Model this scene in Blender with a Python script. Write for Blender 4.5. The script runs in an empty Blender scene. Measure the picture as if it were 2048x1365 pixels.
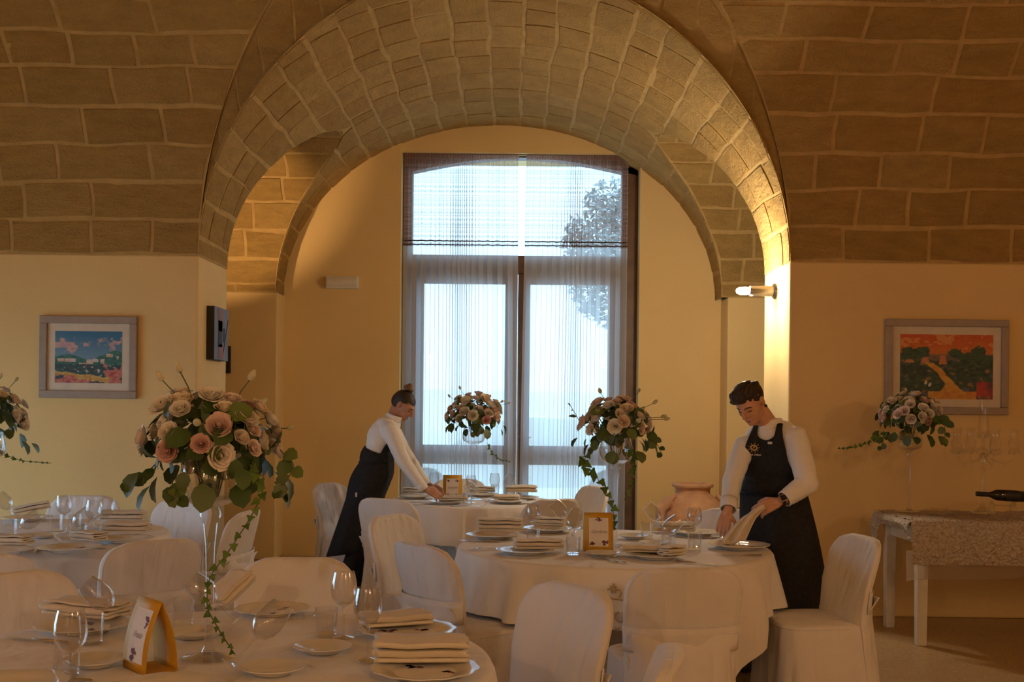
import bpy, bmesh, math, random
import numpy as np
from mathutils import Vector, Matrix, Euler, noise

random.seed(7)
PI = math.pi
S = bpy.context.scene
COL = S.collection

# ---------------------------------------------------------------- camera, world, exposure
F = 2200.0            # focal length in pixels of the 2048 x 1365 frame
HY = 815.0            # image row of the eye level
CAMZ = 1.5
ROLL = math.radians(0.6)
cam_data = bpy.data.cameras.new('camera')
cam = bpy.data.objects.new('camera', cam_data)
COL.objects.link(cam)
cam_data.sensor_width = 36.0
cam_data.sensor_fit = 'HORIZONTAL'
cam_data.lens = F / 2048.0 * 36.0
cam_data.shift_y = (HY - 682.5) / 2048.0
cam_data.clip_end = 500
cam.location = (0, 0, CAMZ)
cam.rotation_euler = (PI / 2, -ROLL, 0)
S.camera = cam

W = bpy.data.worlds.new('overcast_sky')
S.world = W
W.use_nodes = True
bg = W.node_tree.nodes['Background']
bg.inputs['Color'].default_value = (0.47, 0.74, 1.0, 1)
bg.inputs['Strength'].default_value = 4.2

S.view_settings.view_transform = 'Standard'
S.view_settings.look = 'None'
S.view_settings.gamma = 1.0
S.view_settings.use_curve_mapping = False
S.view_settings.exposure = 0.0
S.cycles.use_denoising = True
S.cycles.max_bounces = 8
S.cycles.diffuse_bounces = 4
S.cycles.adaptive_threshold = 0.02
S.cycles.glossy_bounces = 4
S.cycles.transmission_bounces = 10
S.cycles.transparent_max_bounces = 32
S.cycles.caustics_reflective = False
S.cycles.caustics_refractive = False
S.cycles.sample_clamp_indirect = 4.0

WARM = (1.0, 0.655, 0.38)


def point_light(name, loc, power, color=WARM, radius=0.06, parent=None):
    l = bpy.data.lights.new(name, 'POINT')
    l.energy = power
    l.color = color
    l.shadow_soft_size = radius
    o = bpy.data.objects.new(name, l)
    COL.objects.link(o)
    o.location = loc
    if parent: o.parent = parent
    return o


def spot_light(name, loc, target, power, color=WARM, size=120, blend=0.8, radius=0.05, parent=None):
    l = bpy.data.lights.new(name, 'SPOT')
    l.energy = power
    l.color = color
    l.spot_size = math.radians(size)
    l.spot_blend = blend
    l.shadow_soft_size = radius
    o = bpy.data.objects.new(name, l)
    COL.objects.link(o)
    o.location = loc
    d = Vector(target) - Vector(loc)
    o.rotation_euler = d.to_track_quat('-Z', 'Y').to_euler()
    if parent: o.parent = parent
    return o


# daylight portals at the room's window openings (they only guide the sky light)
def portal(loc, rot, sx, sy):
    l = bpy.data.lights.new('sky_portal', 'AREA')
    l.shape = 'RECTANGLE'; l.size = sx; l.size_y = sy
    l.cycles.is_portal = True
    o = bpy.data.objects.new('sky_portal', l)
    COL.objects.link(o)
    o.location = loc; o.rotation_euler = rot
    return o


portal((0.065, 11.35, 2.0), (PI / 2, 0, PI), 2.4, 4.1)
portal((-5.35, 5.3, .95), (PI / 2, 0, -PI / 2), 3.6, 1.8)

# ---------------------------------------------------------------- helpers
_c, _s = math.cos(ROLL), math.sin(ROLL)


def at(px, py, Y):
    """point of the place at depth Y that the photograph shows at (px, py)"""
    dx, dy = px - 1024.0, py - HY
    ix = dx * _c + dy * _s
    iy = dy * _c - dx * _s
    return Vector((ix / F * Y, Y, CAMZ - iy / F * Y))


def on_plane(px, py, z):
    """point on the level plane z"""
    dx, dy = px - 1024.0, py - HY
    ix = dx * _c + dy * _s
    iy = dy * _c - dx * _s
    Y = (CAMZ - z) * F / iy
    return Vector((ix / F * Y, Y, z))


class MB:
    def __init__(self):
        self.v = []; self.f = []; self.m = []

    def add(self, vs, fs, mi=0):
        b = len(self.v)
        self.v += [tuple(p) for p in vs]
        self.f += [tuple(i + b for i in q) for q in fs]
        self.m += [mi] * len(fs)
        return self

    def box(self, x0, x1, y0, y1, z0, z1, mi=0):
        vs = [(x, y, z) for z in (z0, z1) for y in (y0, y1) for x in (x0, x1)]
        fs = [(0, 2, 3, 1), (4, 5, 7, 6), (0, 1, 5, 4), (2, 6, 7, 3), (0, 4, 6, 2), (1, 3, 7, 5)]
        return self.add(vs, fs, mi)

    def bar(self, a, b, w, d, up=(0, 0, 1), mi=0):
        a = Vector(a); b = Vector(b)
        t = (b - a).normalized(); u = Vector(up)
        if abs(t.dot(u)) > .99: u = Vector((1, 0, 0))
        s = t.cross(u).normalized(); n = s.cross(t)
        vs = []
        for p in (a, b):
            for i, j in ((-1, -1), (1, -1), (1, 1), (-1, 1)):
                vs.append(p + s * (i * w / 2) + n * (j * d / 2))
        return self.add(vs, [(3, 2, 1, 0), (4, 5, 6, 7), (0, 1, 5, 4), (1, 2, 6, 5), (2, 3, 7, 6), (3, 0, 4, 7)], mi)

    def tube(self, path, radii, n=8, cap=True, mi=0, flat=1.0):
        P = [Vector(p) for p in path]
        if not hasattr(radii, '__len__'): radii = [radii] * len(P)
        vs = []; fs = []
        prev = None
        for i, p in enumerate(P):
            a = P[max(i - 1, 0)]; b = P[min(i + 1, len(P) - 1)]
            t = (b - a)
            t = t.normalized() if t.length > 1e-9 else Vector((0, 0, 1))
            if prev is None:
                u = Vector((0, 0, 1)) if abs(t.z) < .9 else Vector((1, 0, 0))
                s = t.cross(u).normalized()
            else:
                s = (prev - t * prev.dot(t))
                s = s.normalized() if s.length > 1e-6 else t.orthogonal().normalized()
            prev = s
            q = t.cross(s)
            for k in range(n):
                an = 2 * PI * k / n
                vs.append(p + s * (math.cos(an) * radii[i]) + q * (math.sin(an) * radii[i] * flat))
        for i in range(len(P) - 1):
            for k in range(n):
                k2 = (k + 1) % n
                fs.append((i * n + k, i * n + k2, (i + 1) * n + k2, (i + 1) * n + k))
        if cap:
            fs.append(tuple(range(n - 1, -1, -1)))
            fs.append(tuple((len(P) - 1) * n + k for k in range(n)))
        return self.add(vs, fs, mi)

    def lathe(self, prof, n=24, c=(0, 0, 0), mi=0, fr=None):
        """prof: list of (r, z); fr(angle, r, z) -> r lets the rim wave"""
        vs = []; fs = []
        idx = []
        for (r, z) in prof:
            if r < 1e-6:
                idx.append([len(vs)]); vs.append((c[0], c[1], c[2] + z))
            else:
                row = []
                for k in range(n):
                    an = 2 * PI * k / n
                    rr = fr(an, r, z) if fr else r
                    row.append(len(vs))
                    vs.append((c[0] + rr * math.cos(an), c[1] + rr * math.sin(an), c[2] + z))
                idx.append(row)
        for a, b in zip(idx, idx[1:]):
            if len(a) == 1 and len(b) == 1: continue
            for k in range(n):
                k2 = (k + 1) % n
                if len(a) == 1: fs.append((a[0], b[k2], b[k]))
                elif len(b) == 1: fs.append((a[k], a[k2], b[0]))
                else: fs.append((a[k], a[k2], b[k2], b[k]))
        return self.add(vs, fs, mi)

    def grid(self, fn, nu, nv, closeu=False, closev=False, mi=0):
        vs = [fn(i / (nu if closeu else nu), j / (nv if closev else nv)) for j in range(nv if closev else nv + 1) for i in range(nu if closeu else nu + 1)]
        W_ = nu if closeu else nu + 1
        H_ = nv if closev else nv + 1
        fs = []
        for j in range(nv):
            for i in range(nu):
                i2 = (i + 1) % W_; j2 = (j + 1) % H_
                fs.append((j * W_ + i, j * W_ + i2, j2 * W_ + i2, j2 * W_ + i))
        return self.add(vs, fs, mi)

    def mesh(self, name, mats, smooth=True, angle=35):
        me = bpy.data.meshes.new(name)
        me.from_pydata(self.v, [], self.f)
        if not isinstance(mats, (list, tuple)): mats = [mats]
        for m in mats: me.materials.append(m)
        if len(mats) > 1: me.polygons.foreach_set('material_index', self.m)
        me.update()
        if smooth:
            me.shade_smooth()
            me.set_sharp_from_angle(angle=math.radians(angle))
        return me

    def build(self, name, mats, parent=None, smooth=True, angle=35, loc=None, rot=None):
        return obj(name, self.mesh(name, mats, smooth, angle), parent, loc, rot)


def obj(name, me, parent=None, loc=None, rot=None, scale=None):
    o = bpy.data.objects.new(name, me)
    COL.objects.link(o)
    if parent: o.parent = parent
    if loc is not None: o.location = loc
    if rot is not None: o.rotation_euler = rot
    if scale is not None: o.scale = scale if hasattr(scale, '__len__') else (scale,) * 3
    return o


def tag(o, label=None, cat=None, group=None, kind=None):
    if label: o['label'] = label
    if cat: o['category'] = cat
    if group: o['group'] = group
    if kind: o['kind'] = kind
    return o


def thing(name, label, cat, loc=(0, 0, 0), rz=0, group=None, rot=None):
    o = bpy.data.objects.new(name, None)
    COL.objects.link(o)
    o.empty_display_size = 0.1
    o.location = loc
    o.rotation_euler = rot if rot is not None else (0, 0, rz)
    return tag(o, label, cat, group)


def copy_tree(o, parent=None, label=None, loc=None, rz=None, rot=None, group=None):
    c = o.copy(); COL.objects.link(c)
    if parent: c.parent = parent
    if label: c['label'] = label
    if group: c['group'] = group
    if loc is not None: c.location = loc
    if rz is not None: c.rotation_euler = (0, 0, rz)
    if rot is not None: c.rotation_euler = rot
    for ch in list(o.children): copy_tree(ch, c)
    return c


def bevel(o, w=0.01, n=2):
    m = o.modifiers.new('bevel', 'BEVEL'); m.width = w; m.segments = n; m.limit_method = 'ANGLE'
    return o


def solid(o, t, off=0):
    m = o.modifiers.new('thick', 'SOLIDIFY'); m.thickness = t; m.offset = off
    return o


# ---------------------------------------------------------------- materials
def new_mat(name):
    m = bpy.data.materials.new(name)
    m.use_nodes = True
    nt = m.node_tree
    return m, nt, nt.nodes['Principled BSDF'], nt.nodes, nt.links


def plain(name, col, rough=0.5, metal=0.0, var=0.06, scale=8.0, bump=0.0, bscale=60.0, spec=0.5, sheen=0.0, crease=0.0):
    """base colour with slight noise variation and fine relief"""
    m, nt, b, N, L = new_mat(name)
    b.inputs['Roughness'].default_value = rough
    b.inputs['Metallic'].default_value = metal
    b.inputs['Specular IOR Level'].default_value = spec
    if sheen:
        b.inputs['Sheen Weight'].default_value = sheen
    tc = N.new('ShaderNodeTexCoord')
    nz = N.new('ShaderNodeTexNoise'); nz.inputs['Scale'].default_value = scale; nz.inputs['Detail'].default_value = 4
    L.new(tc.outputs['Object'], nz.inputs['Vector'])
    r = N.new('ShaderNodeValToRGB')
    r.color_ramp.elements[0].position = .3; r.color_ramp.elements[1].position = .7
    r.color_ramp.elements[0].color = (*[max(c * (1 - var), 0) for c in col], 1)
    r.color_ramp.elements[1].color = (*[min(c * (1 + var), 1) for c in col], 1)
    L.new(nz.outputs['Fac'], r.inputs['Fac'])
    L.new(r.outputs['Color'], b.inputs['Base Color'])
    if bump:
        n2 = N.new('ShaderNodeTexNoise'); n2.inputs['Scale'].default_value = bscale; n2.inputs['Detail'].default_value = 3
        L.new(tc.outputs['Object'], n2.inputs['Vector'])
        bp = N.new('ShaderNodeBump'); bp.inputs['Strength'].default_value = bump; bp.inputs['Distance'].default_value = .01
        L.new(n2.outputs['Fac'], bp.inputs['Height'])
        L.new(bp.outputs['Normal'], b.inputs['Normal'])
        if crease:
            mp = N.new('ShaderNodeMapping'); mp.inputs['Scale'].default_value = (13, 13, 2.2)
            L.new(tc.outputs['Object'], mp.inputs['Vector'])
            n3 = N.new('ShaderNodeTexNoise'); n3.inputs['Scale'].default_value = 1; n3.inputs['Detail'].default_value = 1.5; n3.inputs['Distortion'].default_value = .6
            L.new(mp.outputs['Vector'], n3.inputs['Vector'])
            b2 = N.new('ShaderNodeBump'); b2.inputs['Strength'].default_value = crease; b2.inputs['Distance'].default_value = .03
            L.new(n3.outputs['Fac'], b2.inputs['Height']); L.new(bp.outputs['Normal'], b2.inputs['Normal'])
            L.new(b2.outputs['Normal'], b.inputs['Normal'])
    return m


def stone_mat(name, cols, bump=0.8, stretch=(1.6, 1.6, 5)):
    m, nt, b, N, L = new_mat(name)
    b.inputs['Roughness'].default_value = .95
    b.inputs['Specular IOR Level'].default_value = .15
    tc = N.new('ShaderNodeTexCoord')
    oi = N.new('ShaderNodeObjectInfo')
    mp = N.new('ShaderNodeMapping'); mp.inputs['Scale'].default_value = stretch
    L.new(tc.outputs['Object'], mp.inputs['Vector'])
    n1 = N.new('ShaderNodeTexNoise'); n1.inputs['Scale'].default_value = 3.0; n1.inputs['Detail'].default_value = 6; n1.inputs['Roughness'].default_value = .65
    L.new(mp.outputs['Vector'], n1.inputs['Vector'])
    n2 = N.new('ShaderNodeTexNoise'); n2.inputs['Scale'].default_value = 55; n2.inputs['Detail'].default_value = 4; n2.inputs['Roughness'].default_value = .7
    L.new(tc.outputs['Object'], n2.inputs['Vector'])
    r = N.new('ShaderNodeValToRGB')
    while len(r.color_ramp.elements) < len(cols): r.color_ramp.elements.new(.5)
    for i, c in enumerate(cols):
        r.color_ramp.elements[i].position = i / (len(cols) - 1); r.color_ramp.elements[i].color = (*c, 1)
    L.new(oi.outputs['Random'], r.inputs['Fac'])
    mr = N.new('ShaderNodeMapRange'); mr.inputs['From Min'].default_value = .3; mr.inputs['From Max'].default_value = .7
    mr.inputs['To Min'].default_value = .84; mr.inputs['To Max'].default_value = 1.10
    L.new(n1.outputs['Fac'], mr.inputs['Value'])
    mu = N.new('ShaderNodeVectorMath'); mu.operation = 'SCALE'
    L.new(r.outputs['Color'], mu.inputs[0]); L.new(mr.outputs['Result'], mu.inputs['Scale'])
    L.new(mu.outputs['Vector'], b.inputs['Base Color'])
    ad = N.new('ShaderNodeMath'); ad.operation = 'MULTIPLY_ADD'; ad.inputs[1].default_value = .45
    L.new(n2.outputs['Fac'], ad.inputs[0]); L.new(n1.outputs['Fac'], ad.inputs[2])
    bp = N.new('ShaderNodeBump'); bp.inputs['Strength'].default_value = bump; bp.inputs['Distance'].default_value = .05
    L.new(ad.outputs['Value'], bp.inputs['Height']); L.new(bp.outputs['Normal'], b.inputs['Normal'])
    return m


def glass_mat(name, tint=(.955, .955, .955), base=0.05, edge=1.0, rough=0.02):
    """thin clear glass: see-through face on, mirror-like towards the rim (fresnel)"""
    m, nt, b, N, L = new_mat(name)
    N.remove(b)
    out = N['Material Output']
    tr = N.new('ShaderNodeBsdfTransparent'); tr.inputs['Color'].default_value = (*tint, 1)
    gl = N.new('ShaderNodeBsdfGlossy'); gl.inputs['Roughness'].default_value = rough; gl.inputs['Color'].default_value = (1, 1, 1, 1)
    lw = N.new('ShaderNodeLayerWeight'); lw.inputs['Blend'].default_value = .5      # Schlick's fresnel, same from both sides of the sheet
    pw = N.new('ShaderNodeMath'); pw.operation = 'POWER'; pw.inputs[1].default_value = 2.6
    L.new(lw.outputs['Facing'], pw.inputs[0])
    mr = N.new('ShaderNodeMapRange')
    mr.inputs['To Min'].default_value = base; mr.inputs['To Max'].default_value = edge
    L.new(pw.outputs['Value'], mr.inputs['Value'])
    mx = N.new('ShaderNodeMixShader')
    L.new(mr.outputs['Result'], mx.inputs['Fac']); L.new(tr.outputs['BSDF'], mx.inputs[1]); L.new(gl.outputs['BSDF'], mx.inputs[2])
    L.new(mx.outputs['Shader'], out.inputs['Surface'])
    return m


def sheer_mat(name, col, clear, lines=None, line_col=(.1, .05, .03)):
    """thin woven cloth: part open weave, part scattering thread; lines = thread count per metre of the coarse check"""
    m, nt, b, N, L = new_mat(name)
    N.remove(b)
    out = N['Material Output']
    tr = N.new('ShaderNodeBsdfTransparent')
    tl = N.new('ShaderNodeBsdfTranslucent'); tl.inputs['Color'].default_value = (*col, 1)
    df = N.new('ShaderNodeBsdfDiffuse'); df.inputs['Color'].default_value = (*col, 1)
    m1 = N.new('ShaderNodeMixShader'); m1.inputs['Fac'].default_value = .5
    L.new(tl.outputs['BSDF'], m1.inputs[1]); L.new(df.outputs['BSDF'], m1.inputs[2])
    m2 = N.new('ShaderNodeMixShader'); m2.inputs['Fac'].default_value = clear
    L.new(m1.outputs['Shader'], m2.inputs[1]); L.new(tr.outputs['BSDF'], m2.inputs[2])
    if lines:
        tc = N.new('ShaderNodeTexCoord')
        sx = N.new('ShaderNodeSeparateXYZ'); L.new(tc.outputs['UV'], sx.inputs[0])
        nz = N.new('ShaderNodeTexNoise'); nz.inputs['Scale'].default_value = 22; nz.noise_dimensions = '1D'
        fac = None
        for k, ax in enumerate(('X', 'Y')):
            a = N.new('ShaderNodeMath'); a.operation = 'MULTIPLY'; a.inputs[1].default_value = lines[k]
            L.new(sx.outputs[ax], a.inputs[0])
            n1 = N.new('ShaderNodeTexNoise'); n1.noise_dimensions = '1D'; n1.inputs['Scale'].default_value = 1.0; n1.inputs['Detail'].default_value = 2
            L.new(a.outputs[0], n1.inputs['W'])
            g = N.new('ShaderNodeMapRange'); g.inputs['From Min'].default_value = .42; g.inputs['From Max'].default_value = .6
            g.inputs['To Min'].default_value = clear * 1.35; g.inputs['To Max'].default_value = clear * .45
            L.new(n1.outputs['Fac'], g.inputs['Value'])
            if fac is None: fac = g
            else:
                av = N.new('ShaderNodeMath'); av.operation = 'MULTIPLY_ADD'; av.inputs[1].default_value = .5
                hv = N.new('ShaderNodeMath'); hv.operation = 'MULTIPLY'; hv.inputs[1].default_value = .5
                L.new(fac.outputs[0], hv.inputs[0]); L.new(g.outputs[0], av.inputs[0]); L.new(hv.outputs[0], av.inputs[2])
                fac = av
        L.new(fac.outputs[0], m2.inputs['Fac'])
    L.new(m2.outputs['Shader'], out.inputs['Surface'])
    return m


def emit_mat(name, col, strength):
    m, nt, b, N, L = new_mat(name)
    b.inputs['Emission Color'].default_value = (*col, 1)
    b.inputs['Emission Strength'].default_value = strength
    b.inputs['Base Color'].default_value = (*col, 1)
    return m


M = {}
M['plaster'] = plain('cream_plaster', (.79, .575, .265), .9, var=.04, scale=1.3, bump=.12, bscale=35, spec=.2)
M['stone'] = stone_mat('tufa_stone', [(.45, .285, .090), (.52, .335, .115), (.48, .295, .095), (.56, .37, .135)], 1.0)
M['mortar'] = plain('lime_mortar', (.50, .335, .13), .95, var=.12, scale=9, bump=.5, bscale=50, spec=.1)
M['outside_ground'] = plain('pale_gravel', (.74, .77, .78), .95, var=.06, scale=1.5, bump=.2)
M['hill'] = plain('hazy_hill', (.80, .86, .90), 1, var=.05, scale=.1)  # haze and overexposure are painted into this pale colour
M['linen'] = plain('white_linen', (.86, .82, .79), .8, var=.03, scale=5, bump=.15, bscale=350, spec=.2, sheen=.1, crease=.3)
M['cover'] = plain('white_chair_cover', (.79, .76, .75), .72, var=.03, scale=4, bump=.12, bscale=220, spec=.25, sheen=.1, crease=.55)
M['napkin'] = plain('ivory_napkin', (.80, .72, .60), .85, var=.04, scale=20, bump=.2, bscale=400, spec=.2)
M['wood_dark'] = plain('dark_brown_wood', (.13, .065, .032), .5, var=.3, scale=6, bump=.15, bscale=40)
M['white_paint'] = plain('white_painted_wood', (.70, .66, .58), .6, var=.06, scale=14, bump=.1, bscale=60)
M['porcelain'] = plain('white_porcelain', (.80, .77, .72), .16, var=.02, spec=.5)
M['silver'] = plain('polished_steel', (.72, .72, .72), .14, metal=1.0, var=.03)
M['chrome'] = plain('brushed_chrome', (.62, .60, .57), .22, metal=1.0, var=.05)
M['glass'] = glass_mat('clear_glass')
M['pane'] = glass_mat('window_glass', (.95, .98, 1), .03, .5, .0)
M['black'] = plain('black_cloth', (.012, .013, .016), .85, var=.2, scale=60, bump=.2, bscale=300, spec=.2)

# ---------------------------------------------------------------- the room
SPR = 2.58                      # springing height of all the vaults
VA, VB, VC = 5.0, 2.9, 3.0      # main vault: half span, rise, axis position
BX, BA, BB = -0.14, 2.15, 1.74  # barrel vault of the window bay
OB = 2.15                       # rise of the outer arch round it
PY, PA, PB = 9.7, 0.9, 1.33     # vault of the side passage
YB = 10.95                      # back wall
Y0 = 8.0                        # wall beside the bay


def web_y(z):
    q = min(max((z - SPR) / VB, 0), 1)
    return VC + VA * math.sqrt(max(1 - q * q, 0))


def floor_mat():
    m, nt, b, N, L = new_mat('speckled_floor')
    b.inputs['Roughness'].default_value = .38
    tc = N.new('ShaderNodeTexCoord')
    v = N.new('ShaderNodeTexVoronoi'); v.inputs['Scale'].default_value = 90
    L.new(tc.outputs['Object'], v.inputs['Vector'])
    n = N.new('ShaderNodeTexNoise'); n.inputs['Scale'].default_value = 1.5; n.inputs['Detail'].default_value = 5
    L.new(tc.outputs['Object'], n.inputs['Vector'])
    r = N.new('ShaderNodeValToRGB')
    e = r.color_ramp.elements
    e[0].position = 0; e[0].color = (.40, .27, .13, 1); e[1].position = 1; e[1].color = (.62, .46, .25, 1)
    L.new(v.outputs['Color'], r.inputs['Fac'])
    mx = N.new('ShaderNodeMix'); mx.data_type = 'RGBA'; mx.blend_type = 'MULTIPLY'; mx.inputs['Factor'].default_value = .5
    r2 = N.new('ShaderNodeValToRGB'); r2.color_ramp.elements[0].color = (.6, .55, .5, 1); r2.color_ramp.elements[0].position = .3; r2.color_ramp.elements[1].position = .7
    L.new(n.outputs['Fac'], r2.inputs['Fac'])
    L.new(r.outputs['Color'], mx.inputs[6]); L.new(r2.outputs['Color'], mx.inputs[7])
    L.new(mx.outputs[2], b.inputs['Base Color'])
    return m


def struct(name, mb, mat, label=None, smooth=False):
    o = mb.build(name, mat, smooth=smooth)
    o['kind'] = 'structure'
    if label: o['label'] = label
    return o


XL, XR, YF = -5.2, 5.6, -2.0
struct('floor', MB().box(XL - .4, XR + .4, YF - .4, 11.4, -.2, 0), floor_mat(), 'tan speckled stone floor of the hall')
# walls beside the bay (their ends are the jambs of the arch)
JL, JR = BX - BA, BX + BA
for nm, x0, x1, lb in (('wall_left_of_bay', XL - .4, JL, 'cream plastered wall carrying the blue sky painting'),
                       ('wall_right_of_bay', JR, XR + .4, 'cream plastered wall carrying the orange sky painting')):
    o = struct(nm, MB().box(x0, x1, Y0, 8.8, 0, SPR + .004), M['plaster'], lb)
    bevel(o, .015)
# piers at the back of the side passage
for nm, x0, x1, lb in (('wall_back_left', XL - .4, JL + .02, 'cream pier behind the lit passage at the left of the window bay'),
                       ('wall_back_right', JR - .02 + .08, XR + .4, 'cream pier behind the passage at the right of the window bay')):
    o = struct(nm, MB().box(x0, x1, 10.6, 11.3, 0, SPR + .004), M['plaster'], lb)
    bevel(o, .012)
struct('wall_passage_left', MB().box(XL - .4, XL, 8.8, 10.6, 0, 4.1), M['plaster'], 'end wall of the passage, left')
struct('wall_passage_right', MB().box(XR, XR + .4, 8.8, 10.6, 0, 4.1), M['plaster'], 'end wall of the passage, right')

# back wall of the bay with the window opening
WX0, WX1, WZ = -1.125, 1.255, 4.045


def arch_wall(x0, x1, y0, y1, zb, n=24):
    mb = MB()
    xs = [x0 + (x1 - x0) * i / n for i in range(n + 1)]
    vs = []
    for y in (y0, y1):
        for x in xs:
            q = min(abs((x - BX) / (BA + .06)), 1)
            vs.append((x, y, zb)); vs.append((x, y, SPR + (BB + .05) * math.sqrt(max(1 - q * q, 0))))
    fs = []
    o = 2 * (n + 1)
    for i in range(n):
        a = 2 * i
        fs.append((a, a + 2, a + 3, a + 1))
        fs.append((o + a, o + a + 1, o + a + 3, o + a + 2))
        fs.append((a + 1, a + 3, o + a + 3, o + a + 1))
        fs.append((a, o + a, o + a + 2, a + 2))
    fs.append((0, 1, o + 1, o)); e = 2 * n
    fs.append((e, o + e, o + e + 1, e + 1))
    mb.add(vs, fs)
    return mb


struct('wall_back', arch_wall(JL - .02, WX0, YB, 11.4, 0), M['plaster'], 'cream back wall of the bay, left of the window')
struct('wall_back.001', arch_wall(WX1, JR + .1, YB, 11.4, 0), M['plaster'], 'cream back wall of the bay, right of the window')
struct('wall_back.002', arch_wall(WX0, WX1, YB + .05, 11.4, WZ), M['plaster'], 'cream wall strip above the tall window')
# outer shell of the hall, behind and beside the camera
ww = MB()
LW = (3.5, 7.1, .05, 1.85)     # daylight window in the left wall: y0, y1, z0, z1
ww.box(XL - .3, XL, YF - .3, LW[0], 0, 5.6); ww.box(XL - .3, XL, LW[1], Y0, 0, 5.6)
ww.box(XL - .3, XL, LW[0], LW[1], 0, LW[2]); ww.box(XL - .3, XL, LW[0], LW[1], LW[3], 5.6)
struct('wall_left', ww, M['plaster'], 'cream side wall with the daylight window')
struct('wall_right', MB().box(XR, XR + .3, YF - .3, Y0, 0, 5.6), M['plaster'], 'cream side wall at the right')
ww = MB()
ww.box(XL - .4, WX0, 11.4, 11.6, -.1, 5.9); ww.box(WX1, XR + .4, 11.4, 11.6, -.1, 5.9); ww.box(WX0, WX1, 11.4, 11.6, WZ, 5.9)
struct('light_block_back', ww, M['plaster'], 'outer wall added behind the window bay to stop light leaks')  # added behind the bay to close gaps where daylight leaked in
ww = MB()
ww.box(XL - .4, XR + .4, YF - .4, 11.6, 5.6, 5.9); ww.box(XL - .4, XL - .3, YF - .4, LW[0], 0, 5.6); ww.box(XL - .5, XL - .3, 8, 11.6, 2.5, 5.6)
ww.box(XR + .3, XR + .5, YF - .4, 11.6, 0, 5.6); ww.box(XL - .4, XR + .4, YF - .5, YF - .3, 0, 5.6)
struct('light_block_top', ww, M['plaster'], 'unseen slab and outer shell added over the vaults to stop light leaks')  # unseen cover and sides, added to block light leaking between the vaults
struct('wall_front', MB().box(XL - .3, XR + .3, YF - .3, YF, 0, SPR), M['plaster'], 'cream wall behind the viewer')


# ---------------------------------------------------------------- stone vaults
def patch(P, NRM, uL, uR, v0, v1, h=.012, gap=.012, nu=4, nv=2, jit=.006, depth=.02, rnd=random):
    """one stone: a curved slab standing h proud of the mortar surface P, room side along NRM"""
    vm = (v1[1] - v0[1])
    mb = MB()
    top = {}
    jl, jr = rnd.uniform(-1, 1) * jit, rnd.uniform(-1, 1) * jit
    k = rnd.uniform(-.5, 1) * h * .6
    for j in range(nv + 1):
        for i in range(nu + 1):
            fu, fv = i / nu, j / nv
            v = v0[0] + (v1[0] - v0[0]) * fv
            a, b = uL(v), uR(v)
            u = a + (b - a) * fu
            p = P(u, v)
            q = Vector((p.x * 1.7 + p.y * .6, p.y * 1.3, p.z * 1.9))
            u += noise.noise(q * 2.2 + Vector((7, 0, 0))) * .022 * ((b - a) > .1)
            v += noise.noise(q * 1.9) * .10 * (v1[0] - v0[0])
            p = P(u, v); n = NRM(u, v)
            edge = i in (0, nu) or j in (0, nv)
            hh = h + k + noise.noise(p * 5.0) * h * .5
            if edge: hh -= h * .55
            top[i, j] = (p + n * hh, p - n * depth)
    vs = []; idx = {}
    for key, (t, d) in top.items():
        idx[key] = len(vs); vs.append(t)
    fs = []
    for j in range(nv):
        for i in range(nu):
            fs.append((idx[i, j], idx[i + 1, j], idx[i + 1, j + 1], idx[i, j + 1]))
    ring = [(i, 0) for i in range(nu + 1)] + [(nu, j) for j in range(1, nv + 1)] + [(i, nv) for i in range(nu - 1, -1, -1)] + [(0, j) for j in range(nv - 1, 0, -1)]
    low = []
    for key in ring:
        low.append(len(vs)); vs.append(top[key][1])
    n = len(ring)
    for i in range(n):
        i2 = (i + 1) % n
        fs.append((idx[ring[i2]], idx[ring[i]], low[i], low[i2]))
    mb.add(vs, fs)
    return mb


def blocks(parent, P, NRM, rows, ends, length, offs, mat, gap=.030, nu=4, nv=2, h=.008, seed=1, minlen=.08, off_u=0):
    """rows: list of (v0, v1); ends(v) -> (a, b) limits of u; stones of about `length` laid with staggered joints"""
    rnd = random.Random(seed)
    for r, (v0, v1) in enumerate(rows):
        dv = v1 - v0
        gv = gap / max((P(0, v1) - P(0, v0)).length, .01) * dv * .5
        a0, b0 = ends(v0); a1, b1 = ends(v1)
        lo, hi = min(a0, a1), max(b0, b1)
        mn_lo, mx_hi = max(a0, a1), min(b0, b1)
        cuts = []
        u = mn_lo + length * rnd.uniform(.35, 1.1)
        while u < mx_hi - minlen * 1.6:
            cuts.append(u); u += length * rnd.uniform(.65, 1.35)
        segs = [None] + cuts + [None]
        for s in range(len(segs) - 1):
            ca, cb = segs[s], segs[s + 1]
            tl = rnd.uniform(-.015, .015)

            def uL(v, ca=ca, tl=tl):
                return (ends(v)[0] if ca is None else ca) + gap * .5

            def uR(v, cb=cb, tl=tl):
                return (ends(v)[1] if cb is None else cb) - gap * .5
            vm = (v0 + v1) / 2
            if uR(vm) - uL(vm) < minlen * .5 or uR(v0) - uL(v0) < .01 or uR(v1) - uL(v1) < .01: 
                if uR(vm) - uL(vm) < minlen * .5: continue
            wob = rnd.uniform(-1, 1) * gv * .5
            mb = patch(P, NRM, uL, uR, (v0 + gv + wob, 0), (v1 - gv + wob, 1), h=h, nu=nu, nv=nv, rnd=rnd)
            mb.build('stone', mat, parent, smooth=True, angle=60)


def webP(x, t):
    return Vector((x, VC + VA * math.cos(t), SPR + VB * math.sin(t)))


def webN(x, t):
    return -Vector((0, math.cos(t) / VA, math.sin(t) / VB)).normalized()


def arch_x(z, b, side):
    q = min(max((z - SPR) / b, 0), 1)
    return BX + side * BA * math.sqrt(max(1 - q * q, 0))


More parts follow.
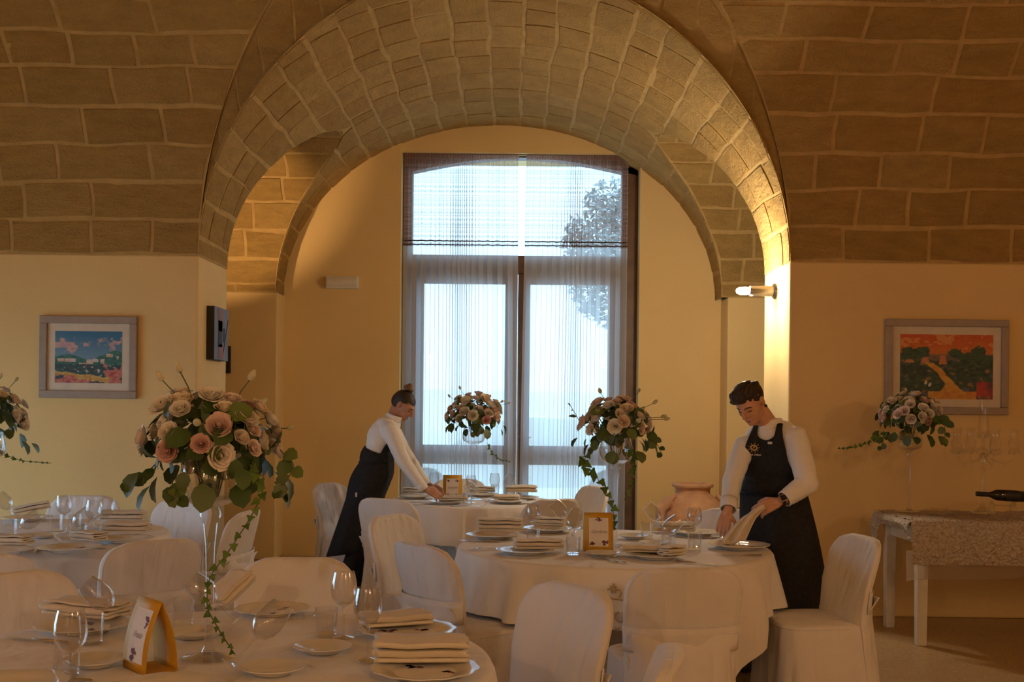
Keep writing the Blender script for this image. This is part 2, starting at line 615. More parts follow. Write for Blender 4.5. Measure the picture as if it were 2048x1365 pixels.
# mortar surface of the main vault, open over the bay
def web_ends(side, b=OB):
    def e(t):
        z = SPR + VB * math.sin(t)
        if side < 0: return (XL, arch_x(z, b, -1))
        return (arch_x(z, b, 1), XR)
    return e


TOPT = math.asin(OB / VB) - .001
mb = MB()
for side in (-1, 1):
    e = web_ends(side)

    def fn(u, v, e=e):
        t = TOPT * (1 - (1 - v) ** 1.6)
        a, b = e(t)
        return webP(a + (b - a) * u, t)
    mb.grid(fn, 12, 40)
mb.grid(lambda u, v: webP(XL + (XR - XL) * u, TOPT + (PI - TOPT) * v), 4, 40)
ceil = struct('ceiling', mb, M['mortar'], 'coursed tufa stone vault over the hall', smooth=True)

tl = []
t = 0.0
rr = random.Random(3)
while SPR + VB * math.sin(t) < 4.35:
    d = .265 * rr.uniform(.9, 1.1) / math.hypot(VA * math.sin(t), VB * math.cos(t))
    tl.append((t, t + d)); t += d
for side in (-1, 1):
    e = web_ends(side)

    def lim(t, e=e, side=side):
        a, b = e(t)
        return (max(a, -4.6), b) if side < 0 else (a, min(b, 4.6))
    blocks(ceil, webP, webN, tl, lim, .55, 0, M['stone'], seed=11 + side, h=.007)


# ring between the bay's barrel vault and the outer arch
def ringP(phi, w):
    ci, si = math.cos(phi), math.sin(phi)
    x = BX + BA * ci
    z = SPR + (BB * (1 - w) + OB * w) * si
    return Vector((x, web_y(z) + .025, z))


def ringN(phi, w):
    p = ringP(phi, w)
    a = (p.y - .025 - VC) / VA / VA; b = (p.z - SPR) / VB / VB
    return -Vector((0, a, b)).normalized()


mb = MB()
mb.grid(lambda u, v: ringP(.10 + (PI - .20) * u, -.03 + 1.10 * v), 48, 4)
ring = struct('ceiling_arch_ring', mb, M['mortar'], 'stone ring of the arch over the window bay', smooth=True)
rnd = random.Random(5)
a = .42
while a < PI - .42:
    d = .3 * rnd.uniform(.8, 1.2) / 2.1
    mbp = patch(lambda u, v: ringP(u, v), ringN, lambda v, a=a: a + .006, lambda v, a=a, d=d: a + d - .006, (.05, 0), (.95, 1), h=.012, nu=2, nv=3, rnd=rnd)
    mbp.build('stone', M['stone'], ring, smooth=True, angle=60)
    a += d


# barrel vault of the bay
def barP(y, phi):
    return Vector((BX + BA * math.cos(phi), y, SPR + BB * math.sin(phi)))


def barN(y, phi):
    return -Vector((math.cos(phi) / BA, 0, math.sin(phi) / BB)).normalized()


def bar_front(phi):
    z = SPR + BB * math.sin(phi)
    return web_y(z) - .015


def pass_half(phi):
    z = BB * math.sin(phi)
    if z >= PB: return 0
    return PA * math.sqrt(1 - (z / PB) ** 2)


PHT = math.asin(PB / BB)
mb = MB()
NPH = 320
for k in range(NPH):
    p0, p1 = PI * k / NPH, PI * (k + 1) / NPH
    for seg in (0, 1):
        def edge(phi, seg=seg):
            hgt = pass_half(phi)
            return (bar_front(phi), PY - hgt) if seg == 0 else (PY + hgt, YB + .45)
        n = 6
        for i in range(n):
            vs = []
            for (ph, fi) in ((p0, i), (p0, i + 1), (p1, i + 1), (p1, i)):
                a_, b_ = edge(ph)
                vs.append(barP(a_ + (b_ - a_) * fi / n, ph))
            mb.add(vs, [(0, 1, 2, 3)])
bm = bmesh.new(); me = mb.mesh('ceiling_bay', M['mortar'])
bm.from_mesh(me); bmesh.ops.remove_doubles(bm, verts=bm.verts, dist=1e-4); bm.to_mesh(me); bm.free()
me.shade_smooth()
bay = obj('ceiling_bay', me); bay['kind'] = 'structure'; bay['label'] = 'stone barrel vault over the window bay'

# rows: by arc length, symmetric; rows crossed by the passage vault are laid in two halves
ph = 0.0; brow = []
rr = random.Random(9)
while ph < PI:
    d = .26 * rr.uniform(.92, 1.1) / math.hypot(BA * math.sin(ph), BB * math.cos(ph))
    brow.append((ph, min(ph + d, PI))); ph += d
front_rows = brow


def lim_front(phi):
    h_ = pass_half(phi)
    return (bar_front(phi), PY - h_ - .0) if h_ > 0 else (bar_front(phi), PY)


def lim_rear(phi):
    h_ = pass_half(phi)
    return (PY + h_, YB + .04)


blocks(bay, barP, barN, brow, lim_front, .40, 0, M['stone'], seed=21, h=.009)
blocks(bay, barP, barN, brow, lim_rear, .40, 0, M['stone'], seed=22, h=.009)


# vault over the side passage (left and right of the bay)
def pasP(x, psi):
    return Vector((x, PY - PA * math.cos(psi), SPR + PB * math.sin(psi)))


def pasN(x, psi):
    return -Vector((0, -math.cos(psi) / PA, math.sin(psi) / PB)).normalized()


for side in (-1, 1):
    def lim(psi, side=side):
        z = SPR + PB * math.sin(psi)
        xb = arch_x(z, BB, side)
        return (XL, xb) if side < 0 else (xb, XR)
    mb = MB()

    def fn(u, v, lim=lim):
        a_, b_ = lim(PI * v)
        return pasP(a_ + (b_ - a_) * u, PI * v)
    mb.grid(fn, 8, 40)
    pv = struct('ceiling_passage', mb, M['mortar'], 'stone vault over the passage beside the bay, %s' % ('left' if side < 0 else 'right'), smooth=True)
    rows = []
    ps = 0.0
    while ps < PI - .02:
        d = .25 * rr.uniform(.9, 1.1) / math.hypot(PA * math.sin(ps), PB * math.cos(ps))
        rows.append((ps, min(ps + d, PI))); ps += d

    def lim2(psi, lim=lim, side=side):
        a_, b_ = lim(psi)
        return (max(a_, -3.9), b_) if side < 0 else (a_, min(b_, 3.6))
    rows = [r for r in rows if r[0] > .9]
    blocks(pv, pasP, pasN, rows, lim2, .5, 0, M['stone'], seed=31 + side, h=.012)

# ---------------------------------------------------------------- lamps of the hall, with added fill lamps
M['lamp_glow'] = emit_mat('glowing_lamp', (1, .9, .72), 30)
M['lamp_white'] = plain('white_lamp_body', (.7, .68, .64), .4)


def tube_lamp(label, loc, rz, power, color=(1, .74, .46), tip=0.5, up=1.15):
    """chromed tube on a round wall plate, its open end glowing; local +X points away from the wall"""
    t = thing('wall_lamp', label, 'lamp', loc, rz)
    MB().lathe([(0, 0), (.062, 0), (.062, .012), (.055, .022), (.0, .022)], 28).build('wall_plate', M['chrome'], t, rot=(0, PI / 2, 0))
    MB().lathe([(0, .02), (.036, .02), (.042, .026), (.042, .2), (.038, .205), (.036, .2), (.036, .05), (0, .05)], 24).build('tube', M['chrome'], t, rot=(0, PI / 2, 0))
    MB().lathe([(0, .19), (.024, .2), (.03, .23), (.028, .28), (.016, .3), (0, .305)], 18).build('bulb', M['lamp_glow'], t, rot=(0, PI / 2, 0))
    point_light('lamp_light', (.28, 0, .095), power * up, color, .03, t)
    point_light('lamp_light', (.37, 0, 0), power * tip, color, .03, t)
    point_light('lamp_light', (.2, 0, -.085), power * .07, color, .03, t)
    return t


lampR = at(1548, 583, 8.42)
tube_lamp('chromed tube lamp glowing on the arch jamb above the man', (JR, lampR.y, lampR.z), PI, 24, (1, .80, .56), 1.6, 1.5)
# unseen tube lamps added on the walls out of view as warm fill
for (x, y, rz, pw, lb) in ((XL, .8, 0, 10, 'added fill lamp beside the daylight window, behind the viewer'),
                           (XR, 1.5, PI, 38, 'added fill lamp on the side wall, behind the viewer'),
                           (-1.8, YF, PI / 2, 40, 'added fill lamp on the wall behind the viewer, first'),
                           (2.0, YF, PI / 2, 42, 'added fill lamp on the wall behind the viewer, second')):
    tube_lamp(lb, (x, y, 2.5), rz, pw, WARM)

# uplighter hidden behind the left jamb
t = thing('wall_uplighter', 'cup shaped uplighter on the passage side of the left pier', 'lamp', (-2.75, 8.8, 2.2))
MB().lathe([(.0, 0), (.05, .0), (.11, .1), (.125, .16), (.118, .16), (.1, .1), (.045, .012), (0, .012)], 24, (0, .13, 0)).build('cup', M['lamp_white'], t)
MB().lathe([(0, .03), (.02, .03), (.025, .07), (.0, .1)], 12, (0, .13, 0)).build('bulb', M['lamp_glow'], t)
spot_light('lamp_light', (0, .13, .15), (-.12, 1.55, 1.15), 105, (1, .62, .3), 70, .5, .03, t)

# emergency light on the back wall
p = at(685, 566, YB)
t = thing('emergency_light', 'small white emergency light on the cream back wall', 'lamp', (p.x, YB, p.z))
o = MB().box(-.165, .165, -.045, 0, -.062, .062).build('housing', M['lamp_white'], t, smooth=False); bevel(o, .008)
mb = MB(); mb.grid(lambda u, v: Vector((-.15 + .3 * u, -.046 - .03 * math.sin(PI * v), -.05 + .1 * v)), 4, 10)
mb.build('diffuser', plain('milky_plastic', (.75, .70, .6), .2), t)
mb = MB(); mb.tube([(-.1, -.06, .0), (.12, -.06, .0)], .009, 8)
mb.build('fluorescent_tube', emit_mat('dim_tube', (1, .85, .6), .25), t)

# ---------------------------------------------------------------- outside
struct('ground', MB().box(-40, 40, 11.4, 120, -.3, -.05), M['outside_ground'], 'pale gravel yard outside the window')
struct('ground.001', MB().box(-40, XL - .3, -20, 11.4, -.3, -.05), M['outside_ground'], 'pale yard outside the side window')
mb = MB()
mb.grid(lambda u, v: Vector((-60 + 120 * u, 70 + 10 * v, (2.9 + 1.2 * noise.noise(Vector((u * 5, 0, 3)))) * math.sin(PI * min(v * 1.2, 1) / 2) - .2)), 40, 6)
struct('hill', mb, M['hill'], 'hazy pale hill on the horizon', smooth=True)

# ---------------------------------------------------------------- the tall window and its curtains
YW = 11.17
win = bpy.data.objects.new('window_1', None); COL.objects.link(win)
tag(win, 'tall brown wooden french window with a shallow arched head', None, None, 'structure')


def wbox(name, x0, x1, z0, z1, y0=YW, y1=YW + .07, parent=win, mat=None, bv=.006):
    o = MB().box(x0, x1, y0, y1, z0, z1).build(name, mat or M['wood_dark'], parent, smooth=False)
    bevel(o, bv)
    return o


wbox('jamb', WX0, -1.03, 0, 3.95, YW - .03, YW + .12)
wbox('jamb', 1.09, WX1, 0, 3.95, YW - .03, YW + .12)
wbox('transom', -1.03, 1.09, 2.86, 3.04, YW - .02, YW + .11)
# arched head board
mb = MB()
n = 20
vs = []
for y in (YW - .03, YW + .12):
    for i in range(n + 1):
        u = i / n
        x = WX0 + (WX1 - WX0) * u
        vs.append((x, y, 3.86 + .17 * math.sin(PI * u))); vs.append((x, y, WZ + .12))
fs = []; o_ = 2 * (n + 1)
for i in range(n):
    a = 2 * i
    fs += [(a, a + 2, a + 3, a + 1), (o_ + a, o_ + a + 1, o_ + a + 3, o_ + a + 2), (a, o_ + a, o_ + a + 2, a + 2)]
mb.add(vs, fs)
mb.build('arched_head', M['wood_dark'], win, smooth=False)
MB().box(-1.03, 1.09, YW + .04, YW + .046, 3.04, 4.0).build('transom_pane', M['pane'], win, smooth=False)
for x0, x1 in ((-1.03, .045), (.05, 1.09)):
    L_ = bpy.data.objects.new('door_leaf', None); COL.objects.link(L_); L_.parent = win
    sw = .125
    for nm, a, b, c, d in (('stile', x0, x0 + sw, .02, 2.86), ('stile', x1 - sw, x1, .02, 2.86), ('top_rail', x0 + sw, x1 - sw, 2.75, 2.86),
                           ('middle_rail', x0 + sw, x1 - sw, .915, 1.11), ('bottom_rail', x0 + sw, x1 - sw, .02, .2)):
        wbox(nm, a, b, c, d, YW, YW + .06, L_)
    for z0, z1 in ((1.11, 2.75), (.2, .915)):
        MB().box(x0 + sw, x1 - sw, YW + .028, YW + .034, z0, z1).build('pane', M['pane'], L_, smooth=False)
hd = MB(); hd.tube([(.075, YW, 1.2), (.075, YW - .05, 1.2)], .009, 8); hd.tube([(.075, YW - .05, 1.2), (.19, YW - .055, 1.195)], .008, 8)
hd.build('handle', plain('aged_brass', (.25, .16, .08), .35, metal=1), win)

M['sheer'] = sheer_mat('white_sheer_voile', (.82, .82, .82), .40)
M['brown_sheer'] = sheer_mat('brown_check_voile', (.46, .29, .22), .46, lines=(150, 42))
M['brown_line'] = plain('dark_brown_braid', (.05, .025, .018), .9)


def curtain(label, x0, x1, m, seed, inner):
    rnd = random.Random(seed)
    t = thing('curtain', label, 'curtain', ((x0 + x1) / 2, 11.06, 0), group='sheer curtains at the tall window')
    Wd = x1 - x0
    zt, zb, zc = 4.035, .02, 3.11
    ph = [rnd.uniform(-.5, .5) for _ in range(20)]
    am = [rnd.uniform(.4, 1.0) for _ in range(m + 2)]

    def pos(s, z):
        q = s - .60 * math.sin(2 * PI * s) * -1 / (2 * PI) * -1
        phi = 2 * PI * m * s + .8 * math.sin(5 * s + ph[0]) + .5 * math.sin(13 * s + ph[1])
        A = .028 * (am[int(s * m)] * (1 - (s * m) % 1) + am[int(s * m) + 1] * ((s * m) % 1))
        k = .55 + .45 * min((zt - z) / 1.2, 1)
        x = -Wd / 2 + Wd * (s + .42 * math.sin(2 * PI * s) / (2 * PI) * 1.0) + .012 * math.sin(2 * phi) * k
        y = A * k * math.sin(phi) + .004 * math.sin(3.1 * z + 9 * s)
        close = inner * .045 * (1 - z / 4.04) * (s if inner > 0 else 1 - s)
        return Vector((x + close, y, z))

    def sheet(name, za, zb_, nz, mat, parent, yo=0):
        nu = m * 10
        mb = MB()
        mb.grid(lambda u, v: pos(u, za + (zb_ - za) * v) + Vector((0, yo, 0)), nu, nz)
        me = mb.mesh(name, mat)
        uv = me.uv_layers.new(name='UVMap')
        for lp in me.loops:
            i = lp.vertex_index
            uv.data[lp.index].uv = ((i % (nu + 1)) / nu, (i // (nu + 1)) / nz * (za - zb_) if za > zb_ else 0)
        return obj(name, me, parent)
    sheet('sheer', zc, zb, 10, M['sheer'], t)
    v = sheet('brown_band', zt, zc, 6, M['brown_sheer'], t)
    for dz in (.012, .05):
        sheet('hem_stripe', zc + dz + .012, zc + dz, 1, M['brown_line'], v, -.003)
    # gathered heading
    mb = MB()
    mb.grid(lambda u, w: Vector((-Wd / 2 + Wd * u, -.012 + .008 * math.sin(u * 260), zt + .005 - .05 * w)), m * 16, 2)
    mb.build('gathered_heading', M['brown_sheer'], v)
    return t


curtain('left sheer curtain with a brown checked band, behind the bending woman', at(806, 700, 11.06).x - .0, at(1034, 700, 11.06).x, 15, 4, 1)
curtain('right sheer curtain with a brown checked band, beside the bare brown jamb', at(1049, 700, 11.06).x, at(1254, 700, 11.06).x, 13, 8, -1)
r = MB(); r.tube([(WX0, 11.06, 4.04), (WX1, 11.06, 4.04)], .006, 8)
tag(r.build('curtain_rod', M['wood_dark']), 'thin dark curtain rod along the top of the window', 'curtain rod')

# ---------------------------------------------------------------- yard outside: car and tree
M['car_paint'] = plain('pale_car_paint', (.78, .82, .84), .25, var=.02)
M['car_glass'] = plain('dark_car_glass', (.55, .62, .66), .08)
M['tyre'] = plain('tyre', (.12, .12, .12), .8)


def car(loc):
    t = thing('parked_car', 'pale parked car seen dimly through the curtains', 'car', loc)
    prof = [(-2.1, .32), (-2.15, .62), (-1.95, .82), (-1.1, .93), (-.45, 1.36), (.2, 1.44), (1.0, 1.40), (1.75, .98), (2.08, .86), (2.12, .4)]
    mb = MB()
    ys = [(-.82, .86), (-.78, .97), (0, 1.0), (.78, .97), (.82, .86)]
    n = len(prof)
    vs = [(x, y, .32 + (z - .32) * k) for (y, k) in ys for (x, z) in prof]
    fs = [(j * n + i, j * n + i + 1, (j + 1) * n + i + 1, (j + 1) * n + i) for j in range(len(ys) - 1) for i in range(n - 1)]
    fs += [tuple(range(n - 1, -1, -1)), tuple((len(ys) - 1) * n + i for i in range(n)), tuple(j * n for j in range(len(ys))), tuple(j * n + n - 1 for j in range(len(ys) - 1, -1, -1))]
    mb.add(vs, fs); mb.build('body', M['car_paint'], t)
    for pts in ([(-.95, .96), (-.42, 1.3), (.15, 1.35), (.15, .96)], [(.22, .96), (.22, 1.35), (.95, 1.31), (1.45, .98)]):
        w = MB(); w.add([(x, -.80 - .01, z * .97) for x, z in pts] + [(x, -.77, z * .97) for x, z in pts], [(0, 1, 2, 3), (4, 7, 6, 5), (0, 4, 5, 1), (1, 5, 6, 2), (2, 6, 7, 3), (3, 7, 4, 0)])
        w.build('side_window', M['car_glass'], t, smooth=False)
    for x in (-1.35, 1.35):
        for y in (-.74, .74):
            w = MB(); w.lathe([(0, -.1), (.2, -.1), (.31, -.1), (.33, -.06), (.33, .06), (.31, .1), (.2, .1), (0, .1)], 20)
            w.build('wheel', M['tyre'], t, loc=(x, y, .33), rot=(PI / 2, 0, 0))
    return t


car((.1, 17.0, -.05))

M['bark'] = plain('bark', (.16, .12, .09), .9, bump=.4, bscale=20)
M['tree_leaf'] = plain('tree_leaves', (.34, .40, .38), .7, var=.4, scale=2)  # paler than real foliage: haze and glare put into the leaf colour
t = thing('tree', 'dark leafy tree outside, behind the right curtain', 'tree', (2.65, 21, -.05))
mb = MB(); mb.tube([(0, 0, 0), (.05, 0, 1.2), (-.1, .1, 2.4), (.1, 0, 3.8)], [.22, .17, .14, .06], 10)
for k in range(7):
    a = k * 2.4; mb.tube([(0, 0, 1.9 + .22 * k), (math.cos(a) * .6, math.sin(a) * .6, 2.6 + .25 * k), (math.cos(a) * 1.1, math.sin(a) * 1.0, 3.0 + .3 * k)], [.07, .05, .02], 6)
mb.build('trunk', M['bark'], t)
mb = MB(); rnd = random.Random(12)
for k in range(5000):
    while True:
        q = Vector((rnd.uniform(-1, 1), rnd.uniform(-1, 1), rnd.uniform(-1, 1)))
        if .25 < q.length < 1 and noise.noise(q * 2.6 + Vector((4, 1, 0))) > -.18: break
    c = Vector((-.55 + q.x * 1.2, q.y * 1.2, 4.5 + q.z * 1.5))
    a = Vector((rnd.gauss(0, 1), rnd.gauss(0, 1), rnd.gauss(0, .6))).normalized(); b = a.orthogonal().normalized()
    l = rnd.uniform(.05, .11)
    mb.add([c - a * l, c + b * l * .4, c + a * l, c - b * l * .4], [(0, 1, 2, 3)])
tag(mb.build('crown', M['tree_leaf'], t, smooth=False), kind='stuff')

# ---------------------------------------------------------------- chairs in white covers
HB = .865   # height of the chair back


def make_chair():
    t = thing('covered_chair', 'chair', 'chair', group='chairs in white covers')
    HW = .235

    def outline(u, hw, hd, e=4.5):
        a = 2 * PI * u
        c, s = math.cos(a), math.sin(a)
        return (hw * math.copysign(abs(c) ** (2 / e), c), hd * math.copysign(abs(s) ** (2 / e), s))

    def back_y(z):
        q = max((z - .42) / (HB - .42), 0)
        return -.205 - .115 * q ** 1.15

    def half_w(z):
        w = HW - .012 + .02 * min(max((z - .4) / .3, 0), 1)
        zr = HB - .11
        if z > zr:
            q = min((z - zr) / .11, 1)
            w = w - .11 + .11 * math.sqrt(max(1 - q * q * .99, 0))
        return w

    # seat with skirt to the floor
    mb = MB(); NU = 72
    rows = []
    for k in range(9):
        v = k / 8
        z = .015 + .43 * v
        sc = 1 + .10 * (1 - v)
        rows.append((z, sc, 1 - v))
    rows += [(.462, .985, 0), (.470, .90, 0), (.474, .6, 0), (.475, .2, 0)]

    def fn_row(k, u):
        z, sc, d = rows[k]
        x, y = outline(u, HW + .005, .205)
        if y < 0: y *= 1.25 + .3 * d
        w = 1 + d * (.028 * math.sin(2 * PI * 9 * u + 1.3) + .018 * math.sin(2 * PI * 17 * u))
        return (x * sc * w, (y * sc * w) - .01, z)
    vs = [fn_row(k, i / NU) for k in range(len(rows)) for i in range(NU)]
    fs = [(k * NU + i, k * NU + (i + 1) % NU, (k + 1) * NU + (i + 1) % NU, (k + 1) * NU + i) for k in range(len(rows) - 1) for i in range(NU)]
    fs.append(tuple((len(rows) - 1) * NU + i for i in range(NU)))
    mb.add(vs, fs)
    seat = mb.build('seat_cover', M['cover'], t, angle=60)
    # seam round the seat edge
    mb = MB(); mb.tube([Vector((outline(i / 48, HW + .004, .204)[0], outline(i / 48, HW + .004, .204)[1] - .01, .455)) for i in range(49)], .0035, 6, cap=False)
    mb.build('seam', M['cover'], seat)

    # backrest
    mb = MB(); NU = 96; NV = 26

    def back_pt(u, v, grow=0.0):
        z = .40 + (HB - .40) * v
        hw = half_w(z) + grow
        th = (.042 - .014 * v) + grow
        x, y = outline(u, hw, th, 3.2)
        curve = .035 * (x / HW) ** 2 * min(v * 2, 1)
        g = 0
        if y > 0:      # gathers below the top edge on the front
            dz = HB - z
            g = .004 * math.sin(95 * x + 3 * math.sin(9 * x)) * math.exp(-(dz / .07) ** 2) * (1 if dz > .004 else 0)
        else:
            g = -.004 * math.sin(38 * x) * (1 - v)
        return Vector((x, back_y(z) + y + curve + g, z))
    vs = [back_pt(i / NU, j / NV) for j in range(NV + 1) for i in range(NU)]
    fs = [(j * NU + i, j * NU + (i + 1) % NU, (j + 1) * NU + (i + 1) % NU, (j + 1) * NU + i) for j in range(NV) for i in range(NU)]
    top = len(vs)
    vs += [Vector((p.x * .8, back_y(HB) + (p.y - back_y(HB)) * .6, HB + .006)) for p in [back_pt(i / NU, 1) for i in range(NU)]]
    fs += [(NV * NU + i, NV * NU + (i + 1) % NU, top + (i + 1) % NU, top + i) for i in range(NU)]
    fs.append(tuple(top + i for i in range(NU)))
    mb.add(vs, fs)
    back = mb.build('backrest_cover', M['cover'], t, angle=70)
    # piped seam along the rear edge of the back
    pts = []
    for j in range(NV + 1):
        v = j / NV
        p = back_pt(.5 + .055, v); pts.append(p)
    pts2 = [Vector((-p.x, p.y, p.z)) for p in reversed(pts)]
    mid = [Vector((pts[-1].x * (1 - k / 6) + pts2[0].x * k / 6, pts[-1].y, HB + .004)) for k in range(1, 6)]
    mb = MB(); mb.tube(pts + mid + pts2, .0038, 6)
    mb.build('piping', M['cover'], back)
    # pleated rear drape from the sash to the floor
    mb = MB()

    def drape(u, v):
        z = .60 - .585 * v
        w = (HW - .012) * (1 + .16 * v)
        x = (2 * u - 1) * w
        edge = abs(2 * u - 1)
        y = -.285 - .058 * v
        y += .016 * v * math.copysign(abs(math.sin(2 * PI * 3.5 * u)) ** .5, math.sin(2 * PI * 3.5 * u))
        y += .11 * edge ** 5 * min(v * 5, 1)
        return Vector((x, y, z))
    mb.grid(drape, 56, 10)
    o = mb.build('rear_drape', M['cover'], t, angle=60); solid(o, .004)
    # sash band
    mb = MB()

    def sash(u, v):
        z = .525 + .105 * v
        p = back_pt(u, (z - .40) / (HB - .40), .006)
        return Vector((p.x, p.y - .010 * min(max((back_y(z) + .01 - p.y) / .03, 0), 1), z + .006 * math.sin(2 * PI * u + .4)))
    mb.grid(lambda u, v: sash(.515 + .47 * u, v), 48, 3)
    o = mb.build('sash', M['cover'], t, angle=60); solid(o, .003)
    return t


chair_spots = [
    # back-top X, Y, facing, label
    (-1.45, 8.84, (.9, -.42), 'white covered chair right behind the bending woman'),
    (-.842, 7.5, (.46, .89), 'white covered chair with sash, its back against the bending woman\'s apron'),
    (-.45, 9.5, (.05, -1), 'white covered chair between the back table and the window'),
    (.655, 8.87, (-.9, -.43), 'white covered chair at the back table, beneath the right curtain'),
    (.287, 7.6, (-.5, .86), 'white covered chair at the back table, behind the tilted glasses of the middle table'),
    (-.664, 6.3, (.86, -.5), 'white covered chair showing its gathered front, between two chair backs left of the middle table'),
    (-.395, 5.06, (.78, .63), 'white covered chair with sash at the left front of the middle table'),
    (.70, 4.41, (-.1, 1), 'white covered chair with sash and pleats seen squarely from behind at the middle table'),
    (1.73, 5.52, (-.98, -.16), 'white covered chair in side view beside the man\'s apron'),
    (1.37, 6.9, (-.6, -.8), 'white covered chair behind the man\'s reaching hand'),
    (.2, 3.88, (-.80, -.60), 'white covered chair turned to the front table, before the embroidered cloth'),
    (.374, 2.85, (-.99, .17), 'white covered chair of which only the top corner shows at the lower edge'),
    (-.87, 4.48, (.05, -1), 'white covered chair facing the viewer across the front table'),
    (-1.82, 4.02, (.72, -.69), 'white covered chair behind the front table\'s tilted glass at the lower left edge'),
    (-2.22, 4.58, (-.25, .97), 'white covered chair seen from behind at the left edge, backing the front table'),
    (-1.655, 5.1, (-.66, .75), 'white covered chair seen from behind above the yellow card of the front table'),
    (-2.15, 7.2, (-.42, -.9), 'daylit white covered chair behind the tall front vase'),
    (-1.59, 6.52, (-.97, .12), 'white covered chair in side view just right of the tall front vase'),
    (-2.87, 7.4, (.05, -1), 'daylit white covered chair below the blue sky painting'),
]
proto_chair = make_chair()
for i, (bx, by, d, lb) in enumerate(chair_spots):
    dv = Vector((d[0], d[1], 0)).normalized()
    p = Vector((bx, by, 0)) + dv * .30 - dv * .03
    rz = math.atan2(-dv.x, dv.y)
    if i == 0:
        c = proto_chair; c.location = p; c.rotation_euler = (0, 0, rz); c['label'] = lb
    else:
        c = copy_tree(proto_chair, label=lb, loc=p, rz=rz)

# ---------------------------------------------------------------- round tables under cloths
TZ = .77
TAB = {'A': (-.31, 8.59, .63), 'B': (.545, 5.82, .81), 'C': (-.865, 3.1, .81), 'L': (-2.76, 6.1, .82)}
CLOTH = {}


def tablecloth(key, nm, corner, folds, seed, half=None):
    cx, cy, r = TAB[key]
    half = half or r * 1.34
    rnd = random.Random(seed)
    ph = [rnd.uniform(0, 6.28) for _ in range(6)]

    seats = []
    for (bx, by, d, lb) in chair_spots:
        dv = Vector((d[0], d[1])).normalized() * .27
        q = Vector((bx + dv.x - cx, by + dv.y - cy))
        if q.length < r + .45: seats.append((math.atan2(q.y, q.x), .31 / q.length))

    def drop(a):
        b = (a - corner + PI / 4) % (PI / 2) - PI / 4      # 0 at a corner of the square cloth
        q = PI / 4 - abs(b)
        dr = half / math.cos(q) - r
        for (sa, hw) in seats:                              # the cloth lies up on the seats pushed under it
            da = abs((a - sa + PI) % (2 * PI) - PI)
            k = min(max((da - hw) / .12, 0), 1)
            dr = min(dr, .275 + .7 * k * k * (3 - 2 * k))
        return dr

    def surf(a, s):
        """s: distance below the table edge"""
        k = min(s / .20, 1.4)
        b = (a - corner + PI / 4) % (PI / 2) - PI / 4
        calm = 1 - .55 * math.exp(-(b / .25) ** 2)
        w = math.sin(folds * a + 1.6 * math.sin(2 * a + ph[0]) + ph[1]) + .5 * math.sin(folds * 1.7 * a + ph[2])
        R = r + .012 + .028 * k + .027 * k * w * calm
        return Vector((R * math.cos(a), R * math.sin(a), TZ - s))
    CLOTH[key] = surf
    mb = MB(); NA = 200
    vs = [(0, 0, TZ)]; fs = []
    rings = []
    for q in (.35, .7, .92, .985):
        rings.append([(r * q * math.cos(2 * PI * i / NA), r * q * math.sin(2 * PI * i / NA), TZ) for i in range(NA)])
    rings.append([((r + .006) * math.cos(2 * PI * i / NA), (r + .006) * math.sin(2 * PI * i / NA), TZ - .003) for i in range(NA)])
    for j in range(1, 13):
        row = []
        for i in range(NA):
            a = 2 * PI * i / NA
            row.append(surf(a, .012 + (drop(a) - .012) * (j / 12) ** 1.1 if j > 1 else .014))
        rings.append(row)
    for rg in rings: vs += rg
    for i in range(NA): fs.append((0, 1 + i, 1 + (i + 1) % NA))
    for j in range(len(rings) - 1):
        for i in range(NA):
            a, b = 1 + j * NA + i, 1 + j * NA + (i + 1) % NA
            fs.append((a, a + NA, b + NA, b))
    mb.add(vs, fs)
    o = mb.build('tablecloth', M['linen'], None, angle=80, loc=(cx, cy, 0))
    tag(o, 'white overcloth on the %s' % nm, 'tablecloth', 'white overcloths')
    # long under cloth to the floor
    mb = MB(); ri = r * .62

    def fn(u, v):
        a = 2 * PI * u
        w = math.sin(22 * a + ph[3]) + .4 * math.sin(37 * a + ph[4])
        R = ri + (.012 + .016 * w) * v
        return Vector((R * math.cos(a), R * math.sin(a), TZ - .040 - (TZ - .055) * v))
    mb.grid(fn, 220, 6, closeu=True)
    u = mb.build('under_cloth', M['linen'], None, angle=80, loc=(cx, cy, 0))
    tag(u, 'floor length white under cloth of the %s' % nm, 'tablecloth', 'white under cloths')
    tb = thing('round_table', 'round table hidden under the cloths of the %s' % nm, 'table', (cx, cy, 0), group='round dining tables')
    MB().lathe([(0, .735), (r - .03, .735), (r - .03, .755), (0, .755)], 48).build('table_top', M['white_paint'], tb)
    MB().lathe([(0, 0), (.28, 0.001), (.28, .02), (.05, .06), (.04, .1), (.04, .7), (.12, .735), (0, .735)], 24).build('pedestal', M['white_paint'], tb)
    return o


tablecloth('A', 'back table by the window', -1.9, 15, 3, .83)
clothB = tablecloth('B', 'middle table where the man works', -1.05, 15, 5)
tablecloth('C', 'front table', -.5, 16, 9)
tablecloth('L', 'table at the left edge', -1.3, 15, 13, 1.2)

# gold scroll embroidery on the middle table's cloth
M['gold_thread'] = plain('gold_thread', (.52, .40, .20), .6, var=.1, scale=90)
mb = MB()
ang0 = math.atan2(-1.0, -.09)
surf = CLOTH['B']


def emb(pts, r=.0045):
    path = []
    for (x, z) in pts:
        p = surf(ang0 + x / .84, z - .03)
        n = Vector((p.x, p.y, 0)).normalized()
        path.append(p + n * .003)
    mb.tube(path, r, 5)


